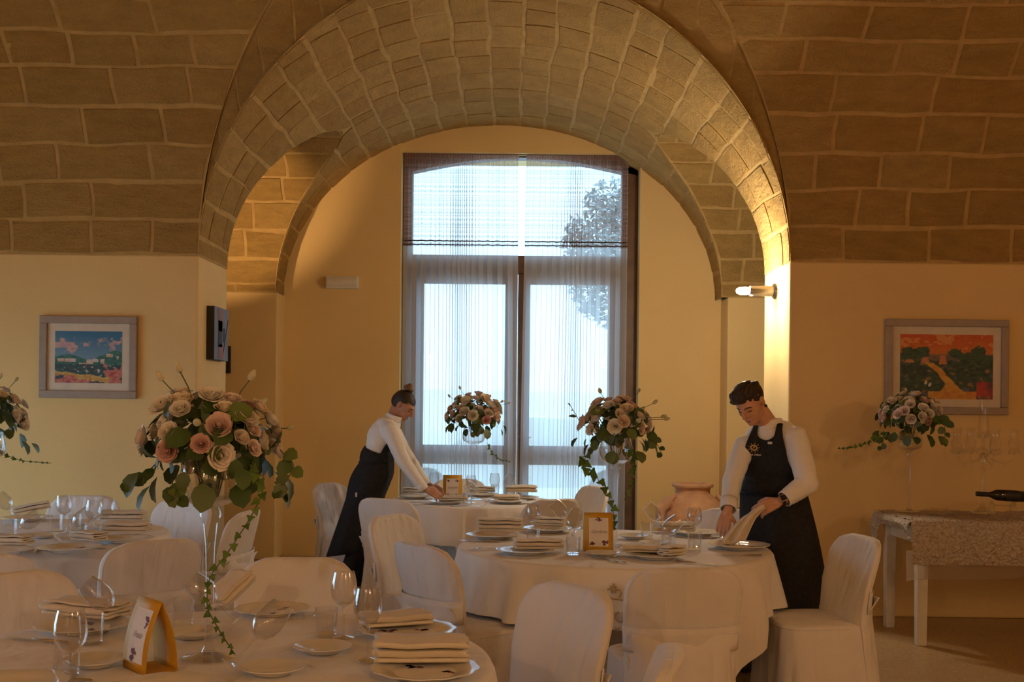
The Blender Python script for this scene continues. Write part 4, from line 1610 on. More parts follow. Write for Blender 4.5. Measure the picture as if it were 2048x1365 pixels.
def arrangement(label, base, R, seed, nrose=30, trails=(), flat=.85, rose_r=.034, sprigs=6, hang=10, zc=.61):
    rnd = random.Random(seed)
    t = thing('flower_arrangement', label, 'flowers', (base[0], base[1], base[2] + zc), group='rose and eucalyptus arrangements')
    # a ball of greenery: stems gathered in the bowl
    mb = MB()
    for k in range(12):
        a = k * 2.4
        mb.tube([(.02 * math.cos(a), .02 * math.sin(a), -.14), (.05 * math.cos(a), .05 * math.sin(a), -.02), (.5 * R * math.cos(a), .5 * R * math.sin(a), .3 * R)], .0022, 5)
    mb.build('stems', M['stem'], t)

    def shell(k, n, lo):
        z = 1 - (1 - lo) * (k + .5) / n
        r = math.sqrt(max(1 - z * z, 0))
        a = k * 2.39996 + rnd.uniform(-.25, .25)
        return Vector((r * math.cos(a), r * math.sin(a), z))

    def P(d, f):
        return Vector((d.x * R * f, d.y * R * f, d.z * R * flat * f))
    for k in range(nrose):
        d = shell(k, nrose, -.12)
        s = rose_r * rnd.uniform(.72, 1.15)
        me = ROSE[rnd.choice((0, 0, 1, 1, 3, 3, 3, 2))]
        n = (d + Vector((rnd.uniform(-.3, .3), rnd.uniform(-.3, .3), rnd.uniform(-.1, .3)))).normalized()
        obj('rose', me, t, P(d, rnd.uniform(.86, 1.06)), orient(n, rnd.uniform(0, 6)), s)
    for k in range(int(nrose * 2.2)):       # leaves filling between the roses
        d = shell(k, int(nrose * 2.2), -.35)
        tip = (d.cross(Vector((rnd.gauss(0, 1), rnd.gauss(0, 1), rnd.gauss(0, 1)))).normalized() + d * rnd.uniform(.1, .7) + Vector((0, 0, -.25))).normalized()
        L_ = rnd.uniform(.05, .08)
        obj('leaf', LEAF['round' if rnd.random() < .75 else 'long'], t, P(d, rnd.uniform(.55, .92)), leaf_rot(tip, d), L_)
    for k in range(hang):                     # eucalyptus leaves hanging round the rim
        a = 2 * PI * k / hang + rnd.uniform(-.2, .2)
        d = Vector((math.cos(a), math.sin(a), 0))
        p = d * R * rnd.uniform(.75, 1.15) + Vector((0, 0, -R * rnd.uniform(.15, .6)))
        tip = (d * rnd.uniform(.1, .9) + Vector((0, 0, -1))).normalized()
        obj('leaf', LEAF['round'], t, p, leaf_rot(tip, d, rnd.uniform(-.6, .6)), rnd.uniform(.05, .085))
    for k in range(sprigs):                   # buds on thin stalks
        a = rnd.uniform(0, 2 * PI); e = rnd.uniform(.1, 1.25)
        d = Vector((math.cos(a) * math.cos(e), math.sin(a) * math.cos(e), math.sin(e)))
        p0, p1 = P(d, .7), P(d, rnd.uniform(1.25, 1.5))
        m = MB(); m.tube([p0, (p0 + p1) / 2 + Vector((0, 0, .012)), p1], .0016, 5)
        st = m.build('bud_stalk', M['stem'], t)
        o = obj('bud', BUD, st, p1, orient(d), rnd.uniform(.022, .034))
    for (pts, n, sz, kind) in trails:         # trailing sprays: points relative to the middle of the bunch
        P_ = [Vector(q) for q in pts]
        dense = []
        for i in range(len(P_) - 1):
            for k in range(5): dense.append(P_[i].lerp(P_[i + 1], k / 5))
        dense.append(P_[-1])
        for _ in range(2):
            dense = [dense[0]] + [(dense[i - 1] + dense[i] * 2 + dense[i + 1]) / 4 for i in range(1, len(dense) - 1)] + [dense[-1]]
        m = MB(); m.tube(dense, [.0018] * len(dense), 5)
        tr = m.build('trailing_stem', M['stem'], t)
        for k in range(n):
            f = (k + .5) / n * (len(dense) - 1)
            i = int(f)
            p = dense[i].lerp(dense[min(i + 1, len(dense) - 1)], f - i)
            side = Vector((rnd.uniform(-1, 1), rnd.uniform(-1, -.1), rnd.uniform(-.6, .3))) * 1.0
            tip = ((dense[min(i + 1, len(dense) - 1)] - dense[i]).normalized() * .5 + side + Vector(((-1) ** k * .8, 0, -.2))).normalized()
            s = sz * (1.1 - .55 * k / n) * rnd.uniform(.8, 1.15)
            obj('ivy_leaf' if kind == 'ivy' else 'leaf', LEAF[kind], tr, p, leaf_rot(tip, Vector((rnd.uniform(-.4, .4), -1, .5))), s)
    return t


def rel(px, py, Y, base, zc=.61):
    p = at(px, py, Y)
    return (p.x - base[0], p.y - base[1], p.z - base[2] - zc)


# front table
vb = on_plane(418, 1316, TOP)
make_vase('tall glass vase on the front table', vb)
ZC = .60
tr = [([rel(500, 930, 3.05, vb, ZC), rel(530, 975, 3.0, vb, ZC), rel(505, 1030, 2.98, vb, ZC), rel(460, 1100, 3.0, vb, ZC), rel(418, 1155, 3.08, vb, ZC), rel(412, 1215, 3.1, vb, ZC), rel(440, 1265, 3.08, vb, ZC), rel(470, 1310, 3.06, vb, ZC)], 26, .030, 'ivy'),
      ([rel(560, 900, 3.1, vb, ZC), rel(590, 930, 3.08, vb, ZC), rel(575, 960, 3.06, vb, ZC), rel(555, 985, 3.05, vb, ZC)], 6, .06, 'round'),
      ([rel(310, 930, 3.15, vb, ZC), rel(280, 960, 3.12, vb, ZC), rel(245, 965, 3.1, vb, ZC)], 5, .05, 'round'),
      ([rel(345, 960, 3.05, vb, ZC), rel(345, 985, 3.02, vb, ZC), rel(365, 1000, 3.0, vb, ZC)], 3, .065, 'round')]
arrangement('large rose arrangement on the front table', vb, .185, 5, 46, tr, .92, .0295, 12, 18, ZC)
# middle table
vb = on_plane(1230, 1093, TOP)
make_vase('tall glass vase between the Gardenia card and the leaning glass', vb)
tr = [([rel(1175, 910, 5.75, vb), rel(1165, 935, 5.7, vb), rel(1190, 955, 5.7, vb), rel(1215, 990, 5.7, vb), rel(1228, 1030, 5.7, vb), rel(1230, 1065, 5.72, vb)], 14, .055, 'ivy'),
      ([rel(1260, 900, 5.7, vb), rel(1268, 930, 5.68, vb), rel(1260, 970, 5.68, vb), rel(1252, 1005, 5.68, vb)], 12, .036, 'ivy'),
      ([rel(1290, 870, 5.75, vb), rel(1310, 885, 5.72, vb), rel(1325, 915, 5.7, vb)], 6, .058, 'round'),
      ([rel(1165, 860, 5.75, vb), rel(1150, 830, 5.75, vb), rel(1138, 812, 5.75, vb)], 4, .05, 'long')]
arrangement('rose arrangement with long ivy on the middle table', vb, .19, 8, 36, tr, .82, .031, 7, 16, .62)
# back table
vb = on_plane(946, 1000, TOP)
make_vase('tall glass vase on the back table by the window', vb)
tr = [([rel(975, 895, 8.4, vb), rel(985, 915, 8.4, vb), rel(1000, 928, 8.4, vb), rel(1022, 932, 8.4, vb)], 10, .028, 'ivy')]
arrangement('round rose arrangement against the window on the back table', vb, .225, 11, 46, tr, .85, .033, 9, 14, .64)
# left table
vb = on_plane(-28, 1092, TOP)
make_vase('tall glass vase of the left table, just outside the picture', vb)
tr = [([rel(-5, 900, 6.0, vb), rel(10, 918, 6.0, vb), rel(45, 930, 6.0, vb), rel(102, 934, 6.0, vb)], 14, .026, 'ivy')]
arrangement('rose arrangement cut by the left edge of the picture', vb, .19, 14, 36, tr, .9, .031, 9, 12, .63)

# ---------------------------------------------------------------- paintings
def paint_mat(name):
    m, nt, b, N, L = new_mat(name)
    b.inputs['Roughness'].default_value = .55
    a = N.new('ShaderNodeVertexColor'); a.layer_name = 'paint'
    L.new(a.outputs['Color'], b.inputs['Base Color'])
    n = N.new('ShaderNodeTexNoise'); n.inputs['Scale'].default_value = 120
    tc = N.new('ShaderNodeTexCoord'); L.new(tc.outputs['Object'], n.inputs['Vector'])
    bp = N.new('ShaderNodeBump'); bp.inputs['Strength'].default_value = .25; bp.inputs['Distance'].default_value = .004
    L.new(n.outputs['Fac'], bp.inputs['Height']); L.new(bp.outputs['Normal'], b.inputs['Normal'])
    return m


def lerp3(a, b, t):
    t = min(max(t, 0), 1)
    return tuple(a[i] + (b[i] - a[i]) * t for i in range(3))


def nz(u, v, s, o=0):
    return noise.noise(Vector((u * s * 1.6 + o, v * s * 1.8, o * .7))) * .8 + .35 * noise.noise(Vector((u * s * 4 + o, v * s * 4.4, 3)))


def paint_blue(u, v):
    n1, n2 = nz(u, v, 4, 3), nz(u, v, 11, 9)
    c = lerp3((.16, .30, .42), (.03, .16, .32), (v - .5) * 2 + .25 * u)                     # sky
    cl = n1 + .4 * n2 + (.55 if (u < .3 and v > .68) else 0) * (1 - 3 * abs(u - .15)) + (.5 - 5 * abs(v - (.70 + .12 * u - .02))) * .8
    c = lerp3(c, lerp3((.48, .30, .34), (.62, .42, .36), n2 + .5), (cl - .18) * 3)
    hz = .50 + .05 * math.sin(u * 9) + .10 * max(u - .55, 0) * 3 * (1 - u * .4) + .03 * n1
    if v < hz:
        c = lerp3((.02, .10, .10), (.05, .20, .16), n2 + .6 + (v - .5))                      # wooded hills
    for (a, b, w, h, k) in ((.04, .42, .10, .055, .8), (.15, .40, .09, .07, .9), (.24, .40, .07, .08, 1), (.47, .36, .10, .09, .9), (.57, .40, .08, .07, 1), (.68, .38, .06, .09, .85), (.76, .50, .10, .07, .95), (.92, .46, .03, .06, .8), (.36, .35, .1, .04, .9)):
        if a < u + .01 * n2 < a + w and b < v + .02 * n1 < b + h:
            c = lerp3((.55, .34, .20), (.62, .55, .52), (v - b) / h + n2) if k < 1 else (.60, .52, .50)   # white houses
    if v < .36 + .04 * n1:
        c = lerp3((.012, .05, .07), (.04, .10, .09), n2 + .5)                                # shrubs
        if n1 + n2 > .5: c = (.30, .10, .14)
        if n2 > .42: c = (.50, .48, .48)
        if u > .72 and n1 + .3 * n2 > -.05: c = lerp3((.42, .10, .08), (.55, .22, .20), n2 + .5)
    y0 = .24 - .16 * u + .03 * n1
    if v < y0 and u < .82:
        c = lerp3((.50, .26, .05), (.58, .42, .12), n2 * 1.5 + .5)                           # yellow field
    if v < y0 - .1 - .04 * n2 or (u < .3 and v < .15 + .05 * n2) or (u > .8 and v < .2 + .05 * n1):
        c = lerp3((.40, .06, .06), (.55, .22, .16), n2 * 1.4 + .5)
        if n1 < -.12: c = (.03, .06, .10)
    return c


def paint_red(u, v):
    n1, n2 = nz(u, v, 4, 13), nz(u, v, 12, 5)
    c = lerp3((.60, .17, .03), (.55, .09, .015), (v - .7) * 4 + n1)
    if n1 + .5 * n2 > .22: c = (.66, .27, .08)
    hz = .70 + .015 * n2
    if v < hz:
        c = lerp3((.10, .10, .08), (.30, .16, .07), n2 + .4 + (v - .6) * 3)
    for (a, b, r) in ((.12, .70, .12), (.24, .72, .09), (.6, .70, .08), (.85, .73, .09), (.05, .66, .08), (.72, .62, .12), (.93, .6, .1)):
        if (u - a) ** 2 + ((v - b) * 1.1) ** 2 < (r * (1 + .5 * n2)) ** 2: c = lerp3((.012, .045, .03), (.05, .11, .06), n2 + .5)
    if v < .60 + .04 * n1:
        c = lerp3((.01, .035, .035), (.05, .10, .06), n2 * 1.3 + .5)
        if n2 > .40: c = (.28, .14, .06)
        if n1 > .38: c = (.09, .10, .16)
    for (a, b, w, h) in ((.27, .56, .10, .09), (.46, .54, .09, .14), (.1, .56, .12, .05)):
        if abs(u - a) < w / 2 * (1 - max(v - b, 0) / h * .5) and b < v < b + h: c = lerp3((.55, .20, .07), (.45, .22, .14), n2 + .5)
    xc = .30 + .55 * math.sin(2.3 * (1 - v / .58)) * .35 + .08 * (1 - v / .5)
    wd = .045 + .13 * max(.28 - v, 0) * 3
    if v < .56 and abs(u - xc - .05 * n1) < wd: c = lerp3((.55, .24, .03), (.62, .36, .06), n2 + .6)
    if v < .12 and .3 < u < .85: c = lerp3((.58, .20, .04), (.60, .34, .06), n2 * 1.5 + .5)
    if u > .82 and v < .26 + .06 * n2: c = lerp3((.42, .05, .04), (.12, .04, .06), n1 * 2 + .4)
    return c


M['taupe_frame'] = plain('taupe_painted_frame', (.34, .27, .22), .5, var=.06, scale=20, bump=.1)
M['mat_board'] = plain('ivory_mount', (.68, .60, .48), .85)


def painting(label, p0, p1, fw, mt, fn, tilt=0):
    """p0, p1: lower left and upper right corner of the frame on the wall"""
    cx, cz = (p0.x + p1.x) / 2, (p0.z + p1.z) / 2
    w, h = p1.x - p0.x, p1.z - p0.z
    t = thing('framed_painting', label, 'painting', (cx, Y0, cz), rot=(0, tilt, 0))
    for nm, x0, x1, z0, z1 in (('frame_rail', -w / 2, w / 2, h / 2 - fw, h / 2), ('frame_rail', -w / 2, w / 2, -h / 2, -h / 2 + fw),
                               ('frame_stile', -w / 2, -w / 2 + fw, -h / 2 + fw, h / 2 - fw), ('frame_stile', w / 2 - fw, w / 2, -h / 2 + fw, h / 2 - fw)):
        o = MB().box(x0, x1, -.038, -.002, z0, z1).build(nm, M['taupe_frame'], t, smooth=False); bevel(o, .006)
    a, b = w / 2 - fw, h / 2 - fw
    MB().box(-a, a, -.018, -.012, -b, b).build('mount', M['mat_board'], t, smooth=False)
    a -= mt; b -= mt
    mb = MB(); nu, nv = 150, 120
    mb.grid(lambda u, v: Vector((-a + 2 * a * u, -.0195, -b + 2 * b * v)), nu, nv)
    me = mb.mesh('picture', paint_mat('oil_paint'), smooth=False)
    ca = me.color_attributes.new('paint', 'FLOAT_COLOR', 'POINT')
    cols = []
    for j in range(nv + 1):
        for i in range(nu + 1):
            c = fn(i / nu, j / nv); cols += [max(c[0], 0), max(c[1], 0), max(c[2], 0), 1]
    ca.data.foreach_set('color', cols)
    obj('picture', me, t)
    return t


painting('village landscape under a blue sky with pink clouds, in a taupe frame', at(81, 796, Y0), at(277, 634, Y0), .055, .055, paint_blue)
painting('landscape under an orange sky, in a taupe frame above the console table', at(1767, 828, Y0), at(2015, 641, Y0), .053, .057, paint_red)

# box canvas on the left jamb
M['canvas_edge'] = plain('black_canvas_edge', (.02, .018, .02), .7)
M['canvas_face'] = plain('slate_paint', (.13, .15, .20), .6, var=.25, scale=6)
M['rust_paint'] = plain('rust_paint', (.22, .10, .07), .6, var=.2, scale=9)
t = thing('box_canvas', 'dark abstract box canvas on the left jamb of the arch', 'painting', (JL, 8.42, 2.035))
MB().box(0, .058, -.20, .20, -.20, .20).build('canvas_box', M['canvas_edge'], t, smooth=False)
f_ = MB().box(.058, .060, -.198, .198, -.198, .198).build('painted_face', M['canvas_face'], t, smooth=False)
for (y0, y1, z0, z1, m) in ((-.09, .03, .02, .19, 'rust_paint'), (-.08, .05, -.19, -.08, 'rust_paint'), (-.10, .02, -.10, .10, 'canvas_edge'), (.06, .10, -.06, .05, 'canvas_edge')):
    MB().box(.060, .0625, y0, y1, z0, z1).build('painted_block', M[m], f_, smooth=False)
MB().bar((.061, .05, -.15), (.061, .19, .12), .012, .003, up=(1, 0, 0)).build('painted_stroke', M['canvas_edge'], f_, smooth=False)
# dark framed panel on the passage pier
p = at(462, 720, 10.6)
t = thing('dark_panel', 'black framed panel on the passage pier, almost hidden by the left jamb', 'picture frame', (p.x - .16, 10.6, p.z))
for x0, x1, z0, z1 in ((-.16, .16, .10, .13), (-.16, .16, -.13, -.10), (-.16, -.13, -.10, .10), (.13, .16, -.10, .10)):
    MB().box(x0, x1, -.04, 0, z0, z1).build('frame_bar', M['canvas_edge'], t, smooth=False)
MB().box(-.13, .13, -.025, 0, -.10, .10).build('panel', M['canvas_face'], t, smooth=False)

# ---------------------------------------------------------------- clay pot by the window
def clay():
    return plain('terracotta', (.60, .33, .18), .8, var=.16, scale=7, bump=.35, bscale=45)


M['clay'] = clay()
pp = on_plane(1385, 1135, 0)
pp = Vector((at(1385, 1000, 10.3).x, 10.3, 0))
t = thing('clay_pot', 'big terracotta pot with relief leaves beside the window', 'pot', pp)
prof = [(0, 0), (.20, 0), (.215, .03), (.24, .10), (.285, .25), (.315, .42), (.315, .52), (.29, .60), (.235, .665), (.19, .69), (.165, .71), (.160, .74), (.168, .765), (.19, .775), (.195, .79), (.19, .805), (.16, .81), (.145, .80), (.14, .70), (.2, .6), (0, .55)]
MB().lathe(prof, 56).build('body', M['clay'], t)


def pot_r(z):
    for (r0, z0), (r1, z1) in zip(prof, prof[1:]):
        if z0 <= z <= z1 and z1 > z0: return r0 + (r1 - r0) * (z - z0) / (z1 - z0)
    return .2


def on_pot(a, z, d=.004):
    r = pot_r(z) + d
    return Vector((r * math.cos(a), r * math.sin(a), z))


for a0 in (-1.75, -1.0):
    for k in range(6):
        for s in (-1, 1):
            mb = MB(); z = .30 + .045 * k
            mb.tube([on_pot(a0, z), on_pot(a0 + s * .10, z + .05), on_pot(a0 + s * (.24 - .02 * k), z + .065)], [.006, .014, .004], 7)
            mb.build('relief_leaf', M['clay'], t)
    mb = MB(); mb.tube([on_pot(a0, .2), on_pot(a0, .4), on_pot(a0, .60)], .008, 6); mb.build('relief_stalk', M['clay'], t)
for sgn, a0 in ((-1, -2.55), (1, -.35)):
    mb = MB()
    mb.tube([on_pot(a0, .60, -.01), on_pot(a0, .64, .05), on_pot(a0, .58, .10), on_pot(a0, .46, .09), on_pot(a0 - sgn * .1, .34, .035), on_pot(a0 - sgn * .18, .27, .01)], [.05, .055, .05, .04, .03, .014], 12)
    mb.tube([on_pot(a0, .64, .04), on_pot(a0, .70, .05), on_pot(a0, .725, .055)], [.028, .02, .006], 8)
    h_ = mb.build('lug_handle', M['clay'], t)
    e = MB(); e.lathe([(0, .0), (.018, .0), (.016, .006), (0, .004)], 12)
    q = on_pot(a0 - .22, .60, .025)
    e.build('dark_eye_disc', M['canvas_edge'], h_, loc=q, rot=orient(Vector((math.cos(a0 - .5), math.sin(a0 - .5), 0))))  # raised black disc; the shade of a hole is put into its colour

# ---------------------------------------------------------------- console table with lace
CX0, CX1, CY0, CY1, CH = 2.60, 4.9, 7.02, 7.68, .795
t = thing('console_table', 'white painted console table at the right wall', 'table', (0, 0, 0))
o = MB().box(CX0 - .03, CX1 + .03, CY0 - .02, CY1 + .02, CH - .03, CH).build('table_top', M['white_paint'], t, smooth=False); bevel(o, .006)
for (x0, x1, y0, y1) in ((CX0 + .06, CX1 - .06, CY0 + .03, CY0 + .05), (CX0 + .06, CX1 - .06, CY1 - .05, CY1 - .03), (CX0 + .03, CX0 + .05, CY0 + .06, CY1 - .06), (CX1 - .05, CX1 - .03, CY0 + .06, CY1 - .06)):
    MB().box(x0, x1, y0, y1, CH - .15, CH - .03).build('apron_board', M['white_paint'], t, smooth=False)
for x in (CX0 + .035, CX1 - .035):
    for y in (CY0 + .035, CY1 - .035):
        mb = MB()
        a, b = .036, .030
        mb.add([(x - b, y - b, 0), (x + b, y - b, 0), (x + b, y + b, 0), (x - b, y + b, 0), (x - a, y - a, CH - .03), (x + a, y - a, CH - .03), (x + a, y + a, CH - .03), (x - a, y + a, CH - .03)],
               [(3, 2, 1, 0), (4, 5, 6, 7), (0, 1, 5, 4), (1, 2, 6, 5), (2, 3, 7, 6), (3, 0, 4, 7)])
        o = mb.build('leg', M['white_paint'], t, smooth=False); bevel(o, .004)


def lace_mat():
    m, nt, b, N, L = new_mat('ruched_lace')
    b.inputs['Roughness'].default_value = .9
    tc = N.new('ShaderNodeTexCoord')
    v = N.new('ShaderNodeTexVoronoi'); v.inputs['Scale'].default_value = 75; v.feature = 'SMOOTH_F1'
    L.new(tc.outputs['Object'], v.inputs['Vector'])
    r = N.new('ShaderNodeValToRGB'); r.color_ramp.elements[0].color = (.72, .64, .54, 1); r.color_ramp.elements[1].color = (.40, .31, .22, 1); r.color_ramp.elements[1].position = .75
    L.new(v.outputs['Distance'], r.inputs['Fac']); L.new(r.outputs['Color'], b.inputs['Base Color'])
    bp = N.new('ShaderNodeBump'); bp.inputs['Distance'].default_value = .02; bp.invert = True
    L.new(v.outputs['Distance'], bp.inputs['Height']); L.new(bp.outputs['Normal'], b.inputs['Normal'])
    return m


M['lace'] = lace_mat()
M['tulle'] = sheer_mat('ivory_tulle', (.66, .56, .44), .55)
t = thing('lace_runner', 'ruched ivory lace cloth draped over the console table', 'tablecloth', (0, 0, 0))


def lace_pt(u, v):
    x = CX0 - .06 + (CX1 + .1 - CX0) * u
    L1, L2 = CY1 - CY0 + .04, .27
    s = v * (L1 + L2)
    if s < L1: y, z = CY1 + .01 - s, CH + .008
    else: y, z = CY0 - .045 - .02 * math.sin((s - L1) * 9), CH - (s - L1) + .004
    d = .010 * noise.noise(Vector((x * 26, s * 26, 1))) + .012 * noise.noise(Vector((x * 7, s * 9, 4)))
    if s < L1: z += abs(d) + .002
    else: y -= d + .004 * math.sin(x * 22)
    return Vector((x, y, z))


mb = MB(); mb.grid(lace_pt, 260, 90); mb.build('ruched_top', M['lace'], t, angle=180)
mb = MB()
mb.grid(lambda u, v: Vector((CX0 - .09 + (CX1 + .13 - CX0) * u, CY0 - .04 + .012 * math.sin(u * 40) - .01 * v, CH - .18 - (.165 + .012 * math.sin(u * 11) + .03 * math.exp(-u * 30)) * v)), 120, 6)
mb.build('tulle_border', M['tulle'], t)


def flap(u, v):
    y = CY1 + .02 - (CY1 - CY0 + .06) * u
    dr = .075 + .26 * math.exp(-(u / .10) ** 2) + .06 * math.exp(-((1 - u) / .12) ** 2)
    return Vector((CX0 - .06 - .025 * math.sin(PI * min(v * 1.3, 1)) + .010 * noise.noise(Vector((y * 22, v * 4, 2))), y, CH + .010 - dr * v))


mb = MB(); mb.grid(flap, 80, 14); mb.build('side_flap', M['lace'], t, angle=180)

# vase and flowers on the console
ZT = CH + .02
vb = Vector((at(1818, 1000, 7.5).x, 7.5, ZT))
make_vase('glass vase on the lace of the console table', vb, .95)
tr = [([rel(1765, 872, 7.42, vb), rel(1735, 893, 7.4, vb), rel(1705, 902, 7.4, vb), rel(1678, 905, 7.4, vb)], 20, .035, 'ivy'),
      ([rel(1872, 838, 7.35, vb), rel(1888, 852, 7.2, vb), rel(1890, 875, 7.15, vb), rel(1888, 898, 7.15, vb)], 7, .075, 'round'),
      ([rel(1775, 872, 7.35, vb), rel(1765, 890, 7.35, vb), rel(1762, 905, 7.35, vb)], 4, .06, 'round')]
arrangement('rose arrangement on the console table in front of the orange sky painting', vb, .215, 17, 46, tr, .80, .032, 5, 12, .635)

# glass candelabrum
cb = Vector((at(1966, 1000, 7.32).x, 7.32, ZT + .012))
t = thing('candelabrum', 'branched glass candelabrum with hurricane shades on the console table', 'candelabrum', cb)
MB().lathe([(0, 0), (.075, 0), (.078, .006), (.05, .02), (.02, .045), (.014, .07)], 32).build('foot', M['glass'], t)
MB().lathe([(.014, .07), (.012, .12), (.02, .15), (.012, .18), (.011, .27), (.024, .30), (.012, .33), (.018, .37), (.05, .40), (.055, .42), (.02, .44), (.012, .46), (.012, .52)], 20).build('stem', M['glass'], t)


def crystal_drop(par, p):
    m = MB(); m.lathe([(0, 0), (.006, -.008), (.0045, -.02), (.0, -.03)], 6, p)
    m.build('crystal_drop', M['glass'], par, smooth=False)


def cup_and_shade(par, c, top):
    m = MB(); m.lathe([(0, 0), (.012, .0), (.034, .012), (.045, .03), (.047, .036), (.03, .034), (0, .03)], 24, c); cup = m.build('drip_cup', M['glass'], par)
    m = MB(); h_ = top - c[2]; m.lathe([(.024, .03), (.038, .05), (.036, .09), (.026, h_ * .6), (.027, h_ * .85), (.036, h_)], 24, c); m.build('hurricane_shade', M['glass'], par)
    for k in range(7):
        a = 2 * PI * k / 7
        crystal_drop(cup, (c[0] + .044 * math.cos(a), c[1] + .044 * math.sin(a), c[2] + .024))


cup_and_shade(t, (0, 0, .50), .78)
for k, (dx, dy) in enumerate(((-.165, .03), (.21, .02), (.02, -.13), (-.03, .14))):
    arm = MB()
    arm.tube([(0, 0, .40), (dx * .35, dy * .35, .35), (dx * .75, dy * .75, .33), (dx, dy, .36), (dx, dy, .40)], [.008, .007, .0065, .006, .008], 10)
    ar = arm.build('arm', M['glass'], t)
    cup_and_shade(ar, (dx, dy, .39), .565)
    crystal_drop(ar, (dx * .7, dy * .7, .325))

# lying wine bottle in a clear cradle
M['bottle'] = plain('dark_bottle_glass', (.012, .010, .008), .08, var=.1)
M['bottle_label'] = plain('black_label', (.015, .013, .012), .6)
bp_ = at(1999, 991, 7.12)
bt = thing('wine_bottle', 'dark wine bottle lying in a clear cradle on the console table', 'bottle', bp_, rot=(0, PI / 2 + .06, 0))
MB().lathe([(0, -.01), (.03, -.012), (.0365, -.002), (.0365, .15), (.034, .175), (.02, .205), (.0145, .225), (.0145, .27)], 28, (0, 0, -.15)).build('glass_body', M['bottle'], bt)
MB().lathe([(.0155, .225), (.0155, .30), (.0, .30)], 18, (0, 0, -.15)).build('capsule', M['bottle_label'], bt)
MB().lathe([(.0368, .03), (.0370, .03), (.0370, .12), (.0368, .12)], 28, (0, 0, -.15)).build('paper_label', M['bottle_label'], bt, smooth=False)
bt.rotation_euler = (0, -PI / 2 + .05, 0)
hz_ = bp_.z - .036 - ZT
cr = thing('bottle_cradle', 'clear glass cradle under the lying wine bottle', 'bottle holder', (bp_.x, bp_.y, ZT))
for dx in (-.05, .09):
    m = MB(); m.tube([(dx, -.05, .0), (dx, -.03, hz_ * .8), (dx, 0, hz_ - .004), (dx, .03, hz_ * .8), (dx, .05, 0)], .007, 10)
    m.build('support', M['glass'], cr)
m = MB(); m.tube([(-.05, -.03, hz_ * .75), (.09, -.03, hz_ * .75)], .005, 8); m.build('rail', M['glass'], cr)
# low crystal dish
q = Vector((at(1880, 1000, 7.3).x, 7.3, ZT))
mb = MB(); mb.lathe([(0, .004), (.05, .004), (.085, .02), (.10, .035), (.098, .037), (.08, .024), (0, .01)], 30, fr=lambda a, r, z: r * (1 + .05 * math.cos(10 * a) * (r > .07)))
tag(mb.build('crystal_dish', M['glass'], None, loc=q), 'low scalloped crystal dish between the vase and the candelabrum', 'dish')

# ---------------------------------------------------------------- people
from mathutils.bvhtree import BVHTree


def prim_capsule(p0, r0, p1, r1, n=18, flat=None):
    p0, p1 = Vector(p0), Vector(p1)
    ax = p1 - p0
    L_ = ax.length
    t = ax / L_ if L_ > 1e-6 else Vector((0, 0, 1))
    u = t.orthogonal().normalized(); w = t.cross(u)
    rows = []
    for k in range(6):
        a = -PI / 2 + PI / 2 * k / 5
        rows.append((p0 + t * (r0 * math.sin(a)), r0 * math.cos(a)))
    for k in range(6):
        a = PI / 2 * k / 5
        rows.append((p1 + t * (r1 * math.sin(a)), r1 * math.cos(a)))
    vs = []; fs = []
    for (c, r) in rows:
        r = max(r, 1e-4)
        for i in range(n):
            an = 2 * PI * i / n
            vs.append(c + u * (r * math.cos(an)) + w * (r * math.sin(an)))
    for j in range(len(rows) - 1):
        for i in range(n):
            fs.append((j * n + i, j * n + (i + 1) % n, (j + 1) * n + (i + 1) % n, (j + 1) * n + i))
    fs.append(tuple(range(n - 1, -1, -1))); fs.append(tuple((len(rows) - 1) * n + i for i in range(n)))
    return vs, fs


def prim_ell(c, ax, rad, n=24, m=14):
    """ax: three axis vectors"""
    c = Vector(c)
    vs = []; fs = []
    for j in range(m + 1):
        th = PI * j / m
        for i in range(n):
            ph = 2 * PI * i / n
            d = (math.sin(th) * math.cos(ph), math.sin(th) * math.sin(ph), math.cos(th))
            if j in (0, m): d = (1e-4 * math.cos(ph), 1e-4 * math.sin(ph), d[2])
            vs.append(c + ax[0] * (d[0] * rad[0]) + ax[1] * (d[1] * rad[1]) + ax[2] * (d[2] * rad[2]))
    for j in range(m):
        for i in range(n):
            fs.append((j * n + i, (j + 1) * n + i, (j + 1) * n + (i + 1) % n, j * n + (i + 1) % n))
    fs.append(tuple(range(n))); fs.append(tuple(m * n + i for i in range(n - 1, -1, -1)))
    return vs, fs


